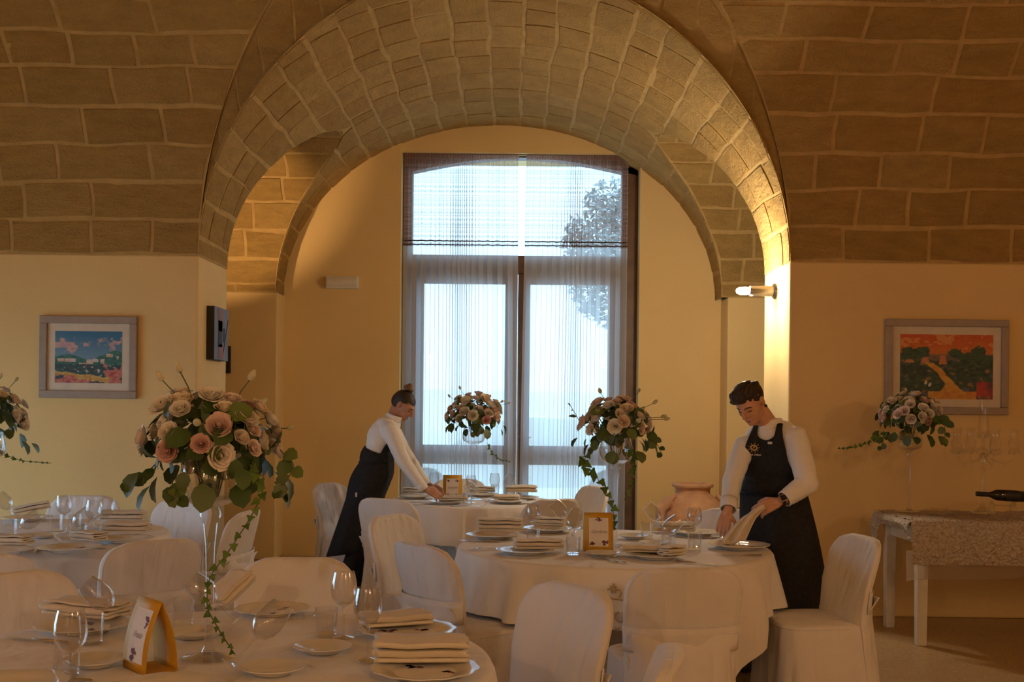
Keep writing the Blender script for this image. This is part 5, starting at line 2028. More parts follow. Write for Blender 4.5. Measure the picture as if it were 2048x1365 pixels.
def blob(name, prims, voxel, mat, parent=None, smooth=4, post=None, cut=None):
    """one continuous skin grown over overlapping limbs"""
    mb = MB()
    for vs, fs in prims: mb.add(vs, fs)
    me = bpy.data.meshes.new(name); me.from_pydata(mb.v, [], mb.f); me.update()
    tmp = bpy.data.objects.new('tmp', me); COL.objects.link(tmp)
    bm = bmesh.new(); bm.from_mesh(me); bmesh.ops.recalc_face_normals(bm, faces=bm.faces); bm.to_mesh(me); bm.free()
    r = tmp.modifiers.new('r', 'REMESH'); r.mode = 'VOXEL'; r.voxel_size = voxel; r.adaptivity = 0
    s = tmp.modifiers.new('s', 'SMOOTH'); s.iterations = smooth; s.factor = .5
    bpy.context.view_layer.update()
    out = bpy.data.meshes.new_from_object(tmp.evaluated_get(bpy.context.evaluated_depsgraph_get()))
    bpy.data.objects.remove(tmp); bpy.data.meshes.remove(me)
    if post:
        co = np.empty(len(out.vertices) * 3); out.vertices.foreach_get('co', co)
        co = post(co.reshape(-1, 3)); out.vertices.foreach_set('co', co.reshape(-1)); out.update()
    if cut:
        bm = bmesh.new(); bm.from_mesh(out)
        co = np.array([v.co[:] for v in bm.verts])
        kill = cut(co)
        bmesh.ops.delete(bm, geom=[v for v, k in zip(list(bm.verts), kill) if k], context='VERTS')
        for _ in range(10):
            new = {}
            for v in bm.verts:
                if v.is_boundary:
                    nb = [e.other_vert(v).co for e in v.link_edges if e.is_boundary]
                    if len(nb) == 2: new[v] = (nb[0] + nb[1]) * .25 + v.co * .5
            for v, c in new.items(): v.co = c
        loose = [v for v in bm.verts if not v.link_faces]
        bmesh.ops.delete(bm, geom=loose, context='VERTS')
        bm.to_mesh(out); bm.free()
    out.name = name
    out.materials.clear(); out.materials.append(mat)
    out.shade_smooth()
    return obj(name, out, parent)


def wrinkle(amp, freq, seed=0):
    def f(co):
        for i in range(len(co)):
            p = Vector(co[i])
            d = noise.noise(Vector((p.x * freq, p.y * freq, p.z * freq * .45 + seed))) * amp
            co[i] += d
        return co
    return f


class Head:
    """head frame: local x = the person's left, y = backwards, z = up"""

    def __init__(self, c, fwd, up, s=1.0):
        self.c = Vector(c); self.s = s
        f = Vector(fwd).normalized(); u = Vector(up); u = (u - f * u.dot(f)).normalized()
        l = u.cross(f)     # person's left
        self.ax = (l.normalized(), -f, u)

    def P(self, x, y, z):
        return self.c + (self.ax[0] * x + self.ax[1] * y + self.ax[2] * z) * self.s

    def ell(self, c, r, grow=0):
        return prim_ell(self.P(*c), self.ax, [q * self.s + grow for q in r])

    def cap(self, a, ra, b, rb):
        return prim_capsule(self.P(*a), ra * self.s, self.P(*b), rb * self.s, 14)

    def prims(self, jaw=1.0):
        pr = [self.ell((0, .012, .030), (.074, .094, .088)), self.ell((0, -.030, -.020), (.060 * jaw, .062, .080)),
              self.ell((0, -.028, .012), (.066, .066, .06)),
              self.cap((0, -.062, -.088), .024 * jaw, (0, -.055, -.096), .024 * jaw),
              self.cap((.035, -.01, -.062), .026 * jaw, (.012, -.055, -.088), .022), self.cap((-.035, -.01, -.062), .026 * jaw, (-.012, -.055, -.088), .022),
              self.cap((0, -.090, .012), .007, (0, -.112, -.030), .0105), self.cap((.009, -.098, -.034), .008, (-.009, -.098, -.034), .008),
              self.cap((.030, -.078, .022), .010, (.012, -.086, .020), .009), self.cap((-.030, -.078, .022), .010, (-.012, -.086, .020), .009),
              self.cap((.030, -.066, -.025), .020, (.034, -.055, -.03), .02), self.cap((-.030, -.066, -.025), .020, (-.034, -.055, -.03), .02),
              self.cap((.016, -.084, -.061), .007, (-.016, -.084, -.061), .007), self.cap((.012, -.083, -.069), .007, (-.012, -.083, -.069), .007)]
        for sx in (-1, 1):
            pr.append(prim_ell(self.P(sx * .075, .012, -.004), (self.ax[0], (self.ax[1] * .9 - self.ax[2] * .1), self.ax[2]), (.007 * self.s, .017 * self.s, .030 * self.s)))
        return pr

    def dents(self):
        c = [(np.array(self.P(sx * .031, -.088, -.001)), .016 * self.s, .007 * self.s) for sx in (-1, 1)]
        inw = np.array(self.ax[1])

        def post(co):
            for q, r, d in c:
                w = np.exp(-((co - q) ** 2).sum(1) / (r * r))
                co += np.outer(w * d, inw)
            return co
        return post

    def local(self, co):
        A = np.array([list(a) for a in self.ax])
        return (co - np.array(self.c)) @ A.T / self.s


def on_skin(bvh, H, x, z, d=.0015):
    o = H.P(x, -.35, z)
    hit = bvh.ray_cast(o, H.ax[1])
    p = hit[0] if hit[0] is not None else H.P(x, -.09, z)
    return p - H.ax[1] * (d * H.s)


def bvh_of(o):
    me = o.data
    return BVHTree.FromPolygons([v.co.copy() for v in me.vertices], [tuple(p.vertices) for p in me.polygons])


def hand_prims(wrist, d, back, right, curl=(.5, .6, .4), thumb=.5, s=1.0, spread=.06):
    """d: direction of the fingers, back: out of the back of the hand; right: True for a right hand"""
    wrist = Vector(wrist); d = Vector(d).normalized(); b = Vector(back); b = (b - d * b.dot(d)).normalized()
    th = d.cross(b) * (-1 if right else 1)
    pr = []
    L_ = [.042, .046, .043, .034]
    for k in range(4):
        off = (1.5 - k) * .0195 * s
        kn = wrist + d * (.086 - .004 * abs(k - 1)) * s + th * off
        pr.append(prim_capsule(wrist + d * .012 * s + th * off * .6, .0145 * s, kn, .0115 * s, 12))
        p = kn; a = 0.0
        side = th * ((1.5 - k) * spread)
        for j, (ln, r) in enumerate(((L_[k], .0092), (L_[k] * .62, .0082), (L_[k] * .5, .0072))):
            a += curl[j] * (1 + .08 * k)
            v = (d * math.cos(a) - b * math.sin(a) + side * math.cos(a)).normalized()
            q = p + v * ln * s
            pr.append(prim_capsule(p, r * 1.06 * s, q, r * s, 10)); p = q
    p = wrist + d * .025 * s + th * .024 * s
    v = (d * .62 + th * .72 - b * (.25 + thumb * .4)).normalized()
    pr.append(prim_capsule(p, .014 * s, p + v * .040 * s, .0112 * s, 10)); p = p + v * .040 * s
    v = (d * .85 + th * .30 - b * (.2 + thumb * .6)).normalized()
    pr.append(prim_capsule(p, .0108 * s, p + v * .030 * s, .0095 * s, 10)); p = p + v * .030 * s
    v = (d * .95 - th * .05 - b * thumb * .7).normalized()
    pr.append(prim_capsule(p, .0095 * s, p + v * .024 * s, .0075 * s, 10))
    return pr


def skin_mat(name, col):
    m = plain(name, col, .5, var=.10, scale=30, bump=.08, bscale=300, spec=.35)
    b = m.node_tree.nodes['Principled BSDF']
    b.inputs['Subsurface Weight'].default_value = .12
    b.inputs['Subsurface Radius'].default_value = (.012, .004, .002)
    return m


def hair_mat(name, col):
    m, nt, b, N, L = new_mat(name)
    b.inputs['Base Color'].default_value = (*col, 1); b.inputs['Roughness'].default_value = .42
    tc = N.new('ShaderNodeTexCoord'); mp = N.new('ShaderNodeMapping'); mp.inputs['Scale'].default_value = (60, 60, 260)
    n = N.new('ShaderNodeTexNoise'); n.inputs['Scale'].default_value = 1.0; n.inputs['Detail'].default_value = 3
    L.new(tc.outputs['Object'], mp.inputs['Vector']); L.new(mp.outputs['Vector'], n.inputs['Vector'])
    bp = N.new('ShaderNodeBump'); bp.inputs['Strength'].default_value = .7; bp.inputs['Distance'].default_value = .006
    L.new(n.outputs['Fac'], bp.inputs['Height']); L.new(bp.outputs['Normal'], b.inputs['Normal'])
    r = N.new('ShaderNodeValToRGB'); r.color_ramp.elements[0].color = (*[c * .6 for c in col], 1); r.color_ramp.elements[1].color = (*[c * 1.7 for c in col], 1)
    L.new(n.outputs['Fac'], r.inputs['Fac']); L.new(r.outputs['Color'], b.inputs['Base Color'])
    return m


M['skin_man'] = skin_mat('fair_skin', (.62, .34, .22))
M['skin_woman'] = skin_mat('tanned_skin', (.46, .24, .16))
M['hair_dark'] = hair_mat('dark_brown_hair', (.022, .014, .011))
M['hair_bun'] = hair_mat('bleached_brown_hair', (.16, .085, .045))
M['shirt'] = plain('white_cotton_shirt', (.86, .84, .83), .75, var=.03, scale=12, bump=.15, bscale=200, spec=.2)
M['apron'] = plain('charcoal_apron', (.020, .022, .027), .8, var=.25, scale=50, bump=.2, bscale=400, spec=.2)
M['trousers'] = plain('black_trousers', (.010, .010, .012), .85, var=.2)
M['shoe'] = plain('black_shoe', (.012, .011, .010), .4)
M['brow'] = plain('dark_brows', (.03, .016, .012), .8)
M['lips'] = plain('lips', (.42, .14, .12), .5)
M['gold_logo'] = plain('gold_print', (.62, .42, .18), .6)
M['white_logo'] = plain('white_print', (.75, .72, .70), .6)


def face_marks(t, H, body, ear_ring=False):
    bv = bvh_of(body)

    def mark(name, pts, r, mat, flat=1.0):
        m = MB(); m.tube([on_skin(bv, H, x, z, .0008) for x, z in pts], [q * H.s for q in r], 8, flat=flat)
        return m.build(name, mat, t)
    for sx in (-1, 1):
        mark('eyebrow', [(sx * .014, .016), (sx * .027, .021), (sx * .040, .019), (sx * .050, .012)], [.0022, .0032, .0030, .0014], M['brow'])
        e = mark('eyelid', [(sx * .018, -.007), (sx * .026, -.0095), (sx * .036, -.0095), (sx * .045, -.005)], [.0012, .0022, .0024, .0014], M['brow'])
    mark('mouth', [(-.024, -.064), (-.010, -.0635), (0, -.0645), (.010, -.0635), (.024, -.064)], [.0012, .0028, .003, .0028, .0012], M['lips'])
    mark('lower_lip', [(-.016, -.069), (0, -.0715), (.016, -.069)], [.0015, .0038, .0015], M['lips'])
    for sx in (-1, 1):
        mark('nostril', [(sx * .006, -.041), (sx * .010, -.041)], [.002, .002], M['brow'])


# ------------------------------------------------ the man at the middle table
man = thing('person', 'person with short dark hair and charcoal bib apron folding a napkin at the middle table', 'person', (0, 0, 0))
f = Vector((-.52, -.85, 0)).normalized(); lf = Vector((-f.y, f.x, 0)); UP = Vector((0, 0, 1))
hip = at(1546, 1030, 6.27); waist = at(1545, 985, 6.27); chest = at(1546, 918, 6.26); upc = at(1547, 872, 6.25); neckb = at(1539, 850, 6.24)
sR, eR, wR = at(1489, 892, 6.26), at(1464, 965, 6.14), at(1457, 1016, 6.02)
sL, eL, wL = at(1593, 876, 6.14), at(1614, 968, 6.02), at(1566, 1001, 5.96)
H = Head(at(1501, 806, 6.17), Vector((-.60, -.66, -.62)), Vector((-.40, -.30, 1)), .99)
ax = (lf, -f, UP)
hipz = hip.z


def leg_pts(side, hip, kn, fo):
    return None


kneeR = hip + lf * -.10 + Vector((0, 0, -.42)) + f * .03; footR = Vector((kneeR.x, kneeR.y + .04, .09))
kneeL = hip + lf * .10 + Vector((0, 0, -.42)) + f * .03; footL = Vector((kneeL.x + .02, kneeL.y + .02, .09))
skin = H.prims(1.05)
skin += [prim_capsule(neckb + Vector((0, .005, -.02)), .062, H.P(0, .03, -.05), .055), prim_ell(chest, ax, (.155, .09, .15)), prim_ell(waist, ax, (.14, .085, .13)), prim_ell(hip, ax, (.15, .1, .12)),
         prim_capsule(chest + UP * .1 + lf * -.1, .05, sR, .05), prim_capsule(chest + UP * .1 + lf * .1, .05, sL, .05),
         prim_capsule(sR, .045, eR, .036), prim_capsule(eR, .036, wR, .027), prim_capsule(sL, .045, eL, .036), prim_capsule(eL, .036, wL, .027),
         prim_capsule(hip + lf * -.09, .08, kneeR, .055), prim_capsule(kneeR, .055, footR, .035), prim_capsule(hip + lf * .09, .08, kneeL, .055), prim_capsule(kneeL, .055, footL, .035)]
dL = Vector((-.93, -.10, -.36)); bL = Vector((.05, -.85, .5))
skin += [prim_capsule(wL, .026, wL + dL.normalized() * .03, .025)] + hand_prims(wL + dL.normalized() * .025, dL, bL, False, (.45, .55, .4), .9, .98)
dR = Vector((-.30, -.25, -.92)); bR = Vector((-.35, -.85, .25))
skin += [prim_capsule(wR, .026, wR + dR.normalized() * .03, .025)] + hand_prims(wR + dR.normalized() * .02, dR, bR, True, (.35, .55, .5), .4, .98, .1)
body = blob('body', skin, .0042, M['skin_man'], man, 3, H.dents())
face_marks(man, H, body)
# hair: short sides, longer combed top with a parting
hp = [H.ell((0, .014, .034), (.0750, .0955, .0885)), H.ell((-.006, -.010, .076), (.062, .090, .056)), H.ell((-.018, -.055, .084), (.052, .048, .036)), H.ell((-.026, -.084, .066), (.040, .020, .020)), H.ell((.036, .004, .080), (.034, .078, .042))]


def cut_m(co):
    q = H.local(co)
    x, y, z = q[:, 0], q[:, 1], q[:, 2]
    face = (y < -.058) & (z < .044)
    temple = (y < -.040) & (z < .030)
    sideburn = (y < -.022) & (z < -.005)
    low = (z < -.062) | ((y < .022) & (z < -.028)) | ((np.abs(x) > .05) & (y > -.012) & (y < .034) & (z < .018))
    return face | temple | sideburn | low


def hair_post(co):
    q = H.local(co)
    for i in range(len(co)):
        p = q[i]
        s_ = (noise.noise(Vector((p[0] * 90 + p[1] * 30, p[1] * 14, p[2] * 20))) * .0055 + noise.noise(Vector((p[0] * 25, p[1] * 25, p[2] * 25))) * .004) * min(max((p[2] - .03) / .05, 0), 1)
        part = math.exp(-((p[0] - .034) / .005) ** 2) * (p[2] > .05) * .009
        n = np.array([p[0], p[1], max(p[2], .01)]); n = n / (np.linalg.norm(n) + 1e-9)
        d = n * (s_ - part)
        co[i] += (np.array(H.ax[0]) * d[0] + np.array(H.ax[1]) * d[1] + np.array(H.ax[2]) * d[2]) * H.s
    return co


hr = blob('hair', hp, .0035, M['hair_dark'], man, 2, hair_post, cut_m)
hb = bvh_of(hr); pts = []
for k in range(9):
    o_ = H.P(.034, -.062 + .011 * k, .30)
    hit = hb.ray_cast(o_, -H.ax[2])
    if hit[0] is not None: pts.append(hit[0] - H.ax[2] * .0005)
if len(pts) > 3:
    m = MB(); m.tube(pts, [.0018] * len(pts), 6); m.build('parting', M['skin_man'], hr)
e = MB(); e.lathe([(0, 0), (.0075, .001), (.009, .006), (.006, .012), (0, .014)], 14)
e.build('earring', M['shoe'], man, loc=H.P(.080, .004, -.030), rot=orient(H.ax[0]))
# shirt
torso = [prim_ell(chest + UP * .0, ax, (.185, .122, .175)), prim_ell(waist, ax, (.172, .118, .16)), prim_ell(hip, ax, (.18, .128, .14)), prim_ell(upc + UP * -.005, ax, (.165, .105, .09)),
         prim_capsule(upc + lf * -.06 + UP * .02, .068, sR + UP * .0 + lf * .03, .058), prim_capsule(upc + lf * .06 + UP * .02, .068, sL + UP * .0 + lf * -.03, .060),
         prim_capsule(neckb + UP * -.04, .085, neckb + UP * .015, .069)]
arms = [prim_capsule(sR, .060, sR.lerp(eR, .55), .058), prim_capsule(sR.lerp(eR, .55), .058, eR, .054), prim_capsule(eR, .054, eR.lerp(wR, .75), .045), prim_capsule(eR.lerp(wR, .72), .044, wR, .041),
        prim_capsule(sL, .064, sL.lerp(eL, .55), .064), prim_capsule(sL.lerp(eL, .55), .064, eL + UP * .01, .063), prim_capsule(eL, .063, eL.lerp(wL, .7), .052), prim_capsule(eL.lerp(wL, .66), .047, wL - (wL - eL) * .06, .046)]


def cut_shirt(co):
    neck = (co[:, 2] > neckb.z + .030)
    cuffR = ((co - np.array(wR)) @ np.array((wR - eR).normalized())) > .012
    nearR = ((co - np.array(wR)) ** 2).sum(1) < .09 ** 2
    cuffL = ((co - np.array(wL)) @ np.array((wL - eL).normalized())) > -.004
    nearL = ((co - np.array(wL)) ** 2).sum(1) < .09 ** 2
    return neck | (cuffR & nearR) | (cuffL & nearL)


def crease(axisfun, seed):
    def fn(co):
        for i in range(len(co)):
            p = Vector(co[i])
            a = noise.noise(Vector((p.x * 9, p.y * 9, p.z * 26 + seed))) * .0055 + noise.noise(Vector((p.x * 24, p.y * 24, p.z * 14 + seed))) * .003
            d = p - axisfun(p)
            if d.length > 1e-4: co[i] += np.array(d.normalized()) * a
        return co
    return fn


shirt = blob('shirt', torso + arms, .008, M['shirt'], man, 3, crease(lambda p: Vector((waist.x, waist.y, p.z)), 3), cut_shirt)
# collar and cuffs
m = MB()
for k in range(1):
    m.grid(lambda u, v: neckb + UP * (-.012 + .05 * v) + (lf * math.cos(2 * PI * u) * (.072 - .008 * v) - f * (math.sin(2 * PI * u) * (.072 - .006 * v)) ) + f * (.010 - .02 * v) + UP * (-.018 * math.exp(-((u - .75) / .1) ** 2)), 40, 4, closeu=True)
solid(m.build('collar', M['shirt'], shirt), .004)
for (w_, e_, nm) in ((wR, eR, 'cuff'), (wL - (wL - eL).normalized() * .02, eL, 'cuff')):
    d = (w_ - e_).normalized()
    m = MB(); m.tube([w_ - d * .055, w_ - d * .03, w_ + d * .006, w_ + d * .012], [.045, .0455, .0455, .043], 20, cap=False)
    solid(m.build(nm, M['shirt'], shirt), .004)
# apron: bib cut from the front of the torso, skirt round the hips
grow = [prim_ell(chest, ax, (.195, .132, .185)), prim_ell(waist, ax, (.183, .13, .17)), prim_ell(hip, ax, (.192, .142, .15)), prim_ell(upc + UP * -.005, ax, (.172, .116, .098)),
        prim_capsule(upc + lf * -.06 + UP * .02, .078, sR + UP * .0 + lf * .03, .068), prim_capsule(upc + lf * .06 + UP * .02, .078, sL + UP * .0 + lf * -.03, .070),
        prim_capsule(neckb + UP * -.04, .095, neckb + UP * .015, .079)]
zw, zn = waist.z - .02, neckb.z


def cut_bib(co):
    d = co - np.array(waist)
    lat = d @ np.array(lf); fr = d @ np.array(f)
    z = co[:, 2]
    t_ = np.clip((z - zw) / (zn + .01 - zw), 0, 1)
    outer = np.where(t_ < .45, .178 - .045 * (t_ / .45) ** 1.5, .133 - .048 * np.clip((t_ - .45) / .55, 0, 1) ** .8)
    neck = (z > zn - .085) & (np.abs(lat + .0) < .050 * np.clip((z - (zn - .085)) / .03, 0, 1) ** .6) & (fr > 0)
    back = fr < np.where(z > zn - .05, -.16, -.01)
    return (np.abs(lat) > outer) | neck | back | (z < zw - .06) | (z > zn + .012)


ap = bpy.data.objects.new('apron', None); COL.objects.link(ap); ap.parent = man
bib = blob('bib', grow, .006, M['apron'], ap, 4, None, cut_bib); solid(bib, .003)


def skirt_pt(u, v):
    a = -PI * .98 + 2 * PI * .98 * u              # 0 = front
    z = waist.z - .0 - (waist.z - .36) * v
    c = hip * (1 - v) + (hip + lf * .05 + Vector((.05, 0, 0))) * v
    rx, ry = .190 + .035 * v + .02 * math.sin(PI * v), .142 + .05 * v
    w = 1 + .035 * v * math.sin(9 * a + 1)
    p = Vector((c.x, c.y, z)) + lf * (rx * w * math.sin(a)) + f * (ry * w * math.cos(a))
    return p


m = MB(); m.grid(skirt_pt, 90, 16); solid(m.build('apron_skirt', M['apron'], ap), .004)
m = MB()
wb = [Vector((waist.x, waist.y, waist.z - .002)) + lf * (.196 * math.sin(2 * PI * k / 40)) + f * (.146 * math.cos(2 * PI * k / 40)) for k in range(41)]
m.tube(wb, [.012] * 41, 8, cap=False, flat=.35); m.build('waist_band', M['apron'], ap)
bv = bvh_of(bib)


def on_bib(lat, z, d=.004):
    o = Vector((waist.x, waist.y, z)) + lf * lat + f * .5
    hit = bv.ray_cast(o, -f)
    p = hit[0] if hit[0] is not None else Vector((waist.x, waist.y, z)) + lf * lat + f * .13
    return p + f * d


zl = at(1497, 897, 6.1).z
lx = -.062
m = MB()
m.tube([on_bib(lx + .0135 * math.cos(2 * PI * k / 20), zl + .0135 * math.sin(2 * PI * k / 20)) for k in range(21)], .0042, 6, cap=False)
m.tube([on_bib(lx - .004, zl - .005), on_bib(lx, zl + .002), on_bib(lx + .006, zl + .006)], .003, 6)
m.build('sun_emblem', M['gold_logo'], bib)
for k in range(9):
    a = 2 * PI * k / 9
    m = MB(); m.tube([on_bib(lx + .022 * math.cos(a), zl + .022 * math.sin(a)), on_bib(lx + .027 * math.cos(a), zl + .027 * math.sin(a))], .003, 6); m.build('emblem_ray', M['gold_logo'], bib)
cu = bpy.data.curves.new('lettering', 'FONT'); cu.body = 'CASA di Miani'; cu.size = .0135; cu.align_x = 'CENTER'; cu.align_y = 'CENTER'; cu.offset = .0003
tmp = bpy.data.objects.new('tmp', cu); COL.objects.link(tmp); bpy.context.view_layer.update()
lm = bpy.data.meshes.new_from_object(tmp.evaluated_get(bpy.context.evaluated_depsgraph_get())); bpy.data.objects.remove(tmp)
lm.materials.clear(); lm.materials.append(M['white_logo'])
for v in lm.vertices:
    q = on_bib(lx + v.co.x, zl - .040 + v.co.y, .0035); v.co = q
obj('lettering', lm, bib)
m = MB(); q = on_bib(.025, at(1537, 887, 6.1).z, .005)
m.lathe([(0, 0), (.011, .0), (.008, .004), (0, .005)], 12, fr=lambda a, r, z: r * (1 + .35 * math.cos(2 * a)))
m.build('lapel_pin', M['white_logo'], bib, loc=q, rot=orient(f))
# trousers and shoes
tr_ = [prim_ell(hip + UP * -.02, ax, (.165, .12, .12)), prim_capsule(hip + lf * -.09 + UP * -.05, .092, kneeR, .072), prim_capsule(kneeR, .072, footR + UP * .02, .06),
       prim_capsule(hip + lf * .09 + UP * -.05, .092, kneeL, .072), prim_capsule(kneeL, .072, footL + UP * .02, .06)]
blob('trousers', tr_, .012, M['trousers'], man, 4)
for fo in (footR, footL):
    blob('shoe', [prim_ell(Vector((fo.x, fo.y, .045)) + f * .05, ax, (.048, .135, .045)), prim_ell(Vector((fo.x, fo.y, .06)) - f * .03, ax, (.042, .06, .06))], .01, M['shoe'], man, 3)
# watch on the left wrist
d = dL.normalized(); wc = wL + d * .004
m = MB(); bb = (bL - d * bL.dot(d)).normalized(); ss = d.cross(bb)
m.tube([wc + bb * (.0300 * math.cos(2 * PI * k / 24)) + ss * (.0310 * math.sin(2 * PI * k / 24)) for k in range(25)], [.010] * 25, 8, cap=False, flat=.3)
wt = m.build('watch_strap', M['shoe'], man)
for (r_, th_, mt_) in ((.0195, .008, 'chrome'), (.0165, .0095, 'shoe')):
    m = MB(); c = wc + bb * .031
    m.bar(c, c + bb * th_, r_ * 2, r_ * 2, up=d)
    o = m.build('watch_case' if mt_ == 'chrome' else 'watch_face', M[mt_], wt, smooth=False); bevel(o, .003)

# napkin hanging from the man's hand to his plate
ht = wL + dL.normalized() * .12
tgt = at(1462, 1088, 5.85)


def nap(u, v):
    p = ht.lerp(tgt, v) + UP * (.035 * math.sin(PI * v))
    wd = .035 + .075 * v
    fold = math.sin(u * 4.2 * PI)
    return p + Vector((1, -.15, .25)) * ((u - .5) * wd * 1.3) + Vector((.1, -1, .2)) * (.018 * fold * (.35 + .65 * v)) + UP * (.02 * (1 - v) * (1 if .35 < u < .65 else 0))


m = MB(); m.grid(nap, 40, 16)
o = m.build('napkin', M['napkin'], None); solid(o, .003)
tag(o, 'half open napkin held in the man\'s hand above his plate', 'napkin', 'folded napkins')

# ------------------------------------------------ the woman bending over the back table
wo = thing('person', 'person with a hair bun and black apron bending over the back table', 'person', (0, 0, 0))
f = Vector((.96, -.28, 0)).normalized(); lf = Vector((-f.y, f.x, 0))
YW_ = 8.22
hip = at(741, 962, YW_); waist = at(757, 915, YW_); chest = at(766, 875, YW_); neckb = at(786, 838, YW_ - .01)
sR, eR, wR = at(781, 862, YW_ - .15), at(806, 922, YW_ - .13), at(846, 977, 8.14)          # near arm
sL, eL, wL = at(783, 860, YW_ + .15), at(820, 922, YW_ + .16), at(852, 969, 8.36)          # far arm
up_t = (neckb - waist).normalized()
fw_t = (f - up_t * f.dot(up_t)).normalized()
axt = (lf, -fw_t, up_t)
ax = (lf, -f, UP)
H = Head(at(806, 812, YW_ - .01), Vector((.80, -.18, -.55)), Vector((.30, 0, 1)), .93)
kneeR = Vector((hip.x - .06, hip.y - .08, .52)); footR = Vector((hip.x - .20, hip.y - .08, .085))
kneeL = Vector((hip.x - .02, hip.y + .08, .52)); footL = Vector((hip.x - .10, hip.y + .09, .085))
skin = H.prims(.92)
skin += [prim_capsule(neckb + Vector((-.01, 0, -.015)), .05, H.P(0, .03, -.05), .046), prim_ell(chest, axt, (.13, .085, .14)), prim_ell(waist, axt, (.115, .08, .11)), prim_ell(hip, ax, (.15, .1, .11)),
         prim_capsule(chest + up_t * .07 - lf * .08, .045, sR, .042), prim_capsule(chest + up_t * .07 + lf * .08, .045, sL, .042),
         prim_capsule(sR, .038, eR, .031), prim_capsule(eR, .031, wR, .022), prim_capsule(sL, .038, eL, .031), prim_capsule(eL, .031, wL, .022),
         prim_capsule(hip - lf * .08, .078, kneeR, .052), prim_capsule(kneeR, .052, footR, .033), prim_capsule(hip + lf * .08, .078, kneeL, .052), prim_capsule(kneeL, .052, footL, .033)]
dn = Vector((.92, -.05, -.38)); bn = Vector((-.1, -.75, .65))
skin += [prim_capsule(wR, .022, wR + dn.normalized() * .03, .021)] + hand_prims(wR + dn.normalized() * .018, dn, bn, True, (.35, .5, .4), .6, .92)
df = Vector((.95, -.15, -.25)); bf = Vector((.1, .45, .85))
skin += [prim_capsule(wL, .022, wL + df.normalized() * .03, .021)] + hand_prims(wL + df.normalized() * .018, df, bf, False, (.3, .5, .4), .6, .92)
body = blob('body', skin, .0045, M['skin_woman'], wo, 3, H.dents())
face_marks(wo, H, body)
hp = [H.ell((0, .014, .036), (.0765, .098, .090)), H.ell((0, .03, .02), (.072, .085, .08))]


def cut_w(co):
    q = H.local(co)
    x, y, z = q[:, 0], q[:, 1], q[:, 2]
    face = (y < -.040) & (z < .050 + .2 * (y + .04))
    side = (y < .030) & (z < .020 - .35 * y)
    return face | side | (z < -.062)


blob('hair', hp, .004, M['hair_dark'], wo, 3, None, cut_w)
m = MB()
bc = H.P(0, .040, .140)
for k in range(3):
    r_ = (.026, .019, .010)[k]
    m.tube([bc + H.ax[0] * (r_ * math.cos(2 * PI * i / 20)) + H.ax[1] * (r_ * math.sin(2 * PI * i / 20)) + H.ax[2] * (.010 * k + .006 * math.sin(4 * PI * i / 20 + k)) for i in range(21)], [.0165] * 21, 10, cap=False)
m.build('hair_bun', M['hair_bun'], wo)
# shirt
torso = [prim_ell(chest, axt, (.155, .112, .16)), prim_ell(waist - f * .012, axt, (.142, .112, .125)), prim_ell(waist.lerp(hip, .5), ax, (.15, .112, .11)), prim_ell(waist - f * .055 + UP * -.01, ax, (.12, .075, .07)),
         prim_capsule(chest + up_t * .09 - lf * .05, .072, sR, .060), prim_capsule(chest + up_t * .09 + lf * .05, .072, sL, .060), prim_capsule(neckb - up_t * .05, .078, neckb + up_t * .012, .058)]
arms = [prim_capsule(sR, .064, sR.lerp(eR, .5), .060), prim_capsule(sR.lerp(eR, .5), .060, eR, .052), prim_capsule(eR, .052, eR.lerp(wR, .8), .042), prim_capsule(eR.lerp(wR, .75), .038, wR, .036),
        prim_capsule(sL, .064, eL, .052), prim_capsule(eL, .052, eL.lerp(wL, .8), .042), prim_capsule(eL.lerp(wL, .75), .038, wL, .036)]


def cut_ws(co):
    neck = ((co - np.array(neckb)) @ np.array(up_t)) > .030
    k = neck
    for (w_, e_) in ((wR, eR), (wL, eL)):
        k = k | ((((co - np.array(w_)) @ np.array((w_ - e_).normalized())) > .006) & (((co - np.array(w_)) ** 2).sum(1) < .08 ** 2))
    return k


shirt = blob('shirt', torso + arms, .008, M['shirt'], wo, 3, crease(lambda p: waist.lerp(neckb, min(max((p.z - waist.z) / (neckb.z - waist.z), 0), 1)), 8), cut_ws)
m = MB()
m.grid(lambda u, v: neckb + up_t * (-.015 + .05 * v) + (lf * math.cos(2 * PI * u) * .062 + fw_t * (math.sin(2 * PI * u) * .062)) + fw_t * (.012 * v), 36, 4, closeu=True)
solid(m.build('collar', M['shirt'], shirt), .004)
for (w_, e_) in ((wR, eR), (wL, eL)):
    d = (w_ - e_).normalized()
    m = MB(); m.tube([w_ - d * .05, w_ - d * .02, w_ + d * .008], [.038, .0385, .037], 18, cap=False); solid(m.build('cuff', M['shirt'], shirt), .004)
# apron: skirt wrapped round, low bib, neck strap
ap = bpy.data.objects.new('apron', None); COL.objects.link(ap); ap.parent = wo
grow = [prim_ell(chest, axt, (.163, .122, .168)), prim_ell(waist - f * .010, axt, (.152, .124, .135)), prim_ell(waist.lerp(hip, .5), ax, (.16, .124, .12))]


def cut_wb(co):
    d = co - np.array(waist)
    h_ = d @ np.array(up_t); fr = d @ np.array(fw_t); lat = d @ np.array(lf)
    lim = np.where(h_ < .045, -.5, .045 + (h_ - .045) * .25)
    slope = h_ + fr * -.30
    return (fr < lim) & (slope > -.005) | (h_ > .17) | (h_ < -.09)


bib = blob('bib', grow, .006, M['apron'], ap, 4, None, cut_wb); solid(bib, .003)


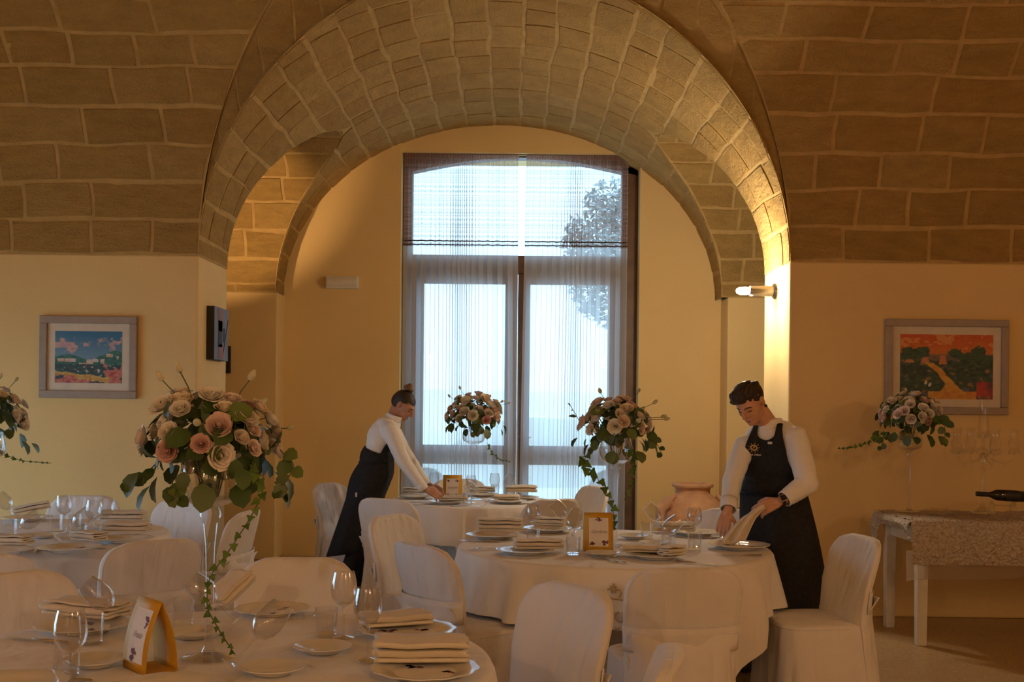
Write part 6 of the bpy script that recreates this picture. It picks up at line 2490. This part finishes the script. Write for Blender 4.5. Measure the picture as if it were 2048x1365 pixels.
def wskirt(u, v):
    a = 2 * PI * u
    top = waist.lerp(hip, .2)
    bot = Vector((hip.x - .155, hip.y, .40))
    c = top.lerp(hip, min(v / .3, 1)) if v < .3 else hip.lerp(bot, (v - .3) / .7)
    rx = .15 + .02 * math.sin(PI * min(v / .5, 1)) + .02 * v
    ry = .122 + .022 * math.sin(PI * min(v / .45, 1)) + .045 * v
    w = 1 + .04 * max(v - .25, 0) * math.sin(8 * a + 2)
    return c + lf * (rx * w * math.sin(a)) + f * (ry * w * math.cos(a)) + UP * (.03 * math.cos(a) * v)


m = MB(); m.grid(wskirt, 80, 20, closeu=True); sk = m.build('apron_skirt', M['apron'], ap); solid(sk, .004)
m = MB()
m.tube([neckb + up_t * -.012 + lf * (.074 * math.cos(PI * k / 14)) - fw_t * (.072 * math.sin(PI * k / 14)) + fw_t * .01 for k in range(15)], [.008] * 15, 8, flat=.4)
m.build('neck_strap', M['apron'], ap)
q = wskirt(.02 + .72, .42)
MB().box(q.x - .006, q.x + .006, q.y - .008, q.y - .004, q.z - .016, q.z + .016).build('woven_tag', M['white_logo'], sk, smooth=False)
tr_ = [prim_ell(hip + UP * -.03, ax, (.15, .11, .11)), prim_capsule(hip - lf * .08 + UP * -.05, .085, kneeR, .068), prim_capsule(kneeR, .068, footR + UP * .03, .055),
       prim_capsule(hip + lf * .08 + UP * -.05, .085, kneeL, .068), prim_capsule(kneeL, .068, footL + UP * .03, .055)]
blob('trousers', tr_, .012, M['trousers'], wo, 4)
for fo in (footR, footL):
    blob('shoe', [prim_ell(Vector((fo.x, fo.y, .04)) + f * .045, ax, (.042, .12, .04)), prim_ell(Vector((fo.x, fo.y, .055)) - f * .03, ax, (.038, .055, .055))], .01, M['shoe'], wo, 3)
# bright bracelet
d = (wR - eR).normalized(); uu = d.orthogonal().normalized(); vv = d.cross(uu); c = wR + d * .018
m = MB(); m.tube([c + uu * (.027 * math.cos(2 * PI * k / 20)) + vv * (.027 * math.sin(2 * PI * k / 20)) for k in range(21)], [.005] * 21, 8, cap=False)
m.build('bracelet', M['silver'], wo)
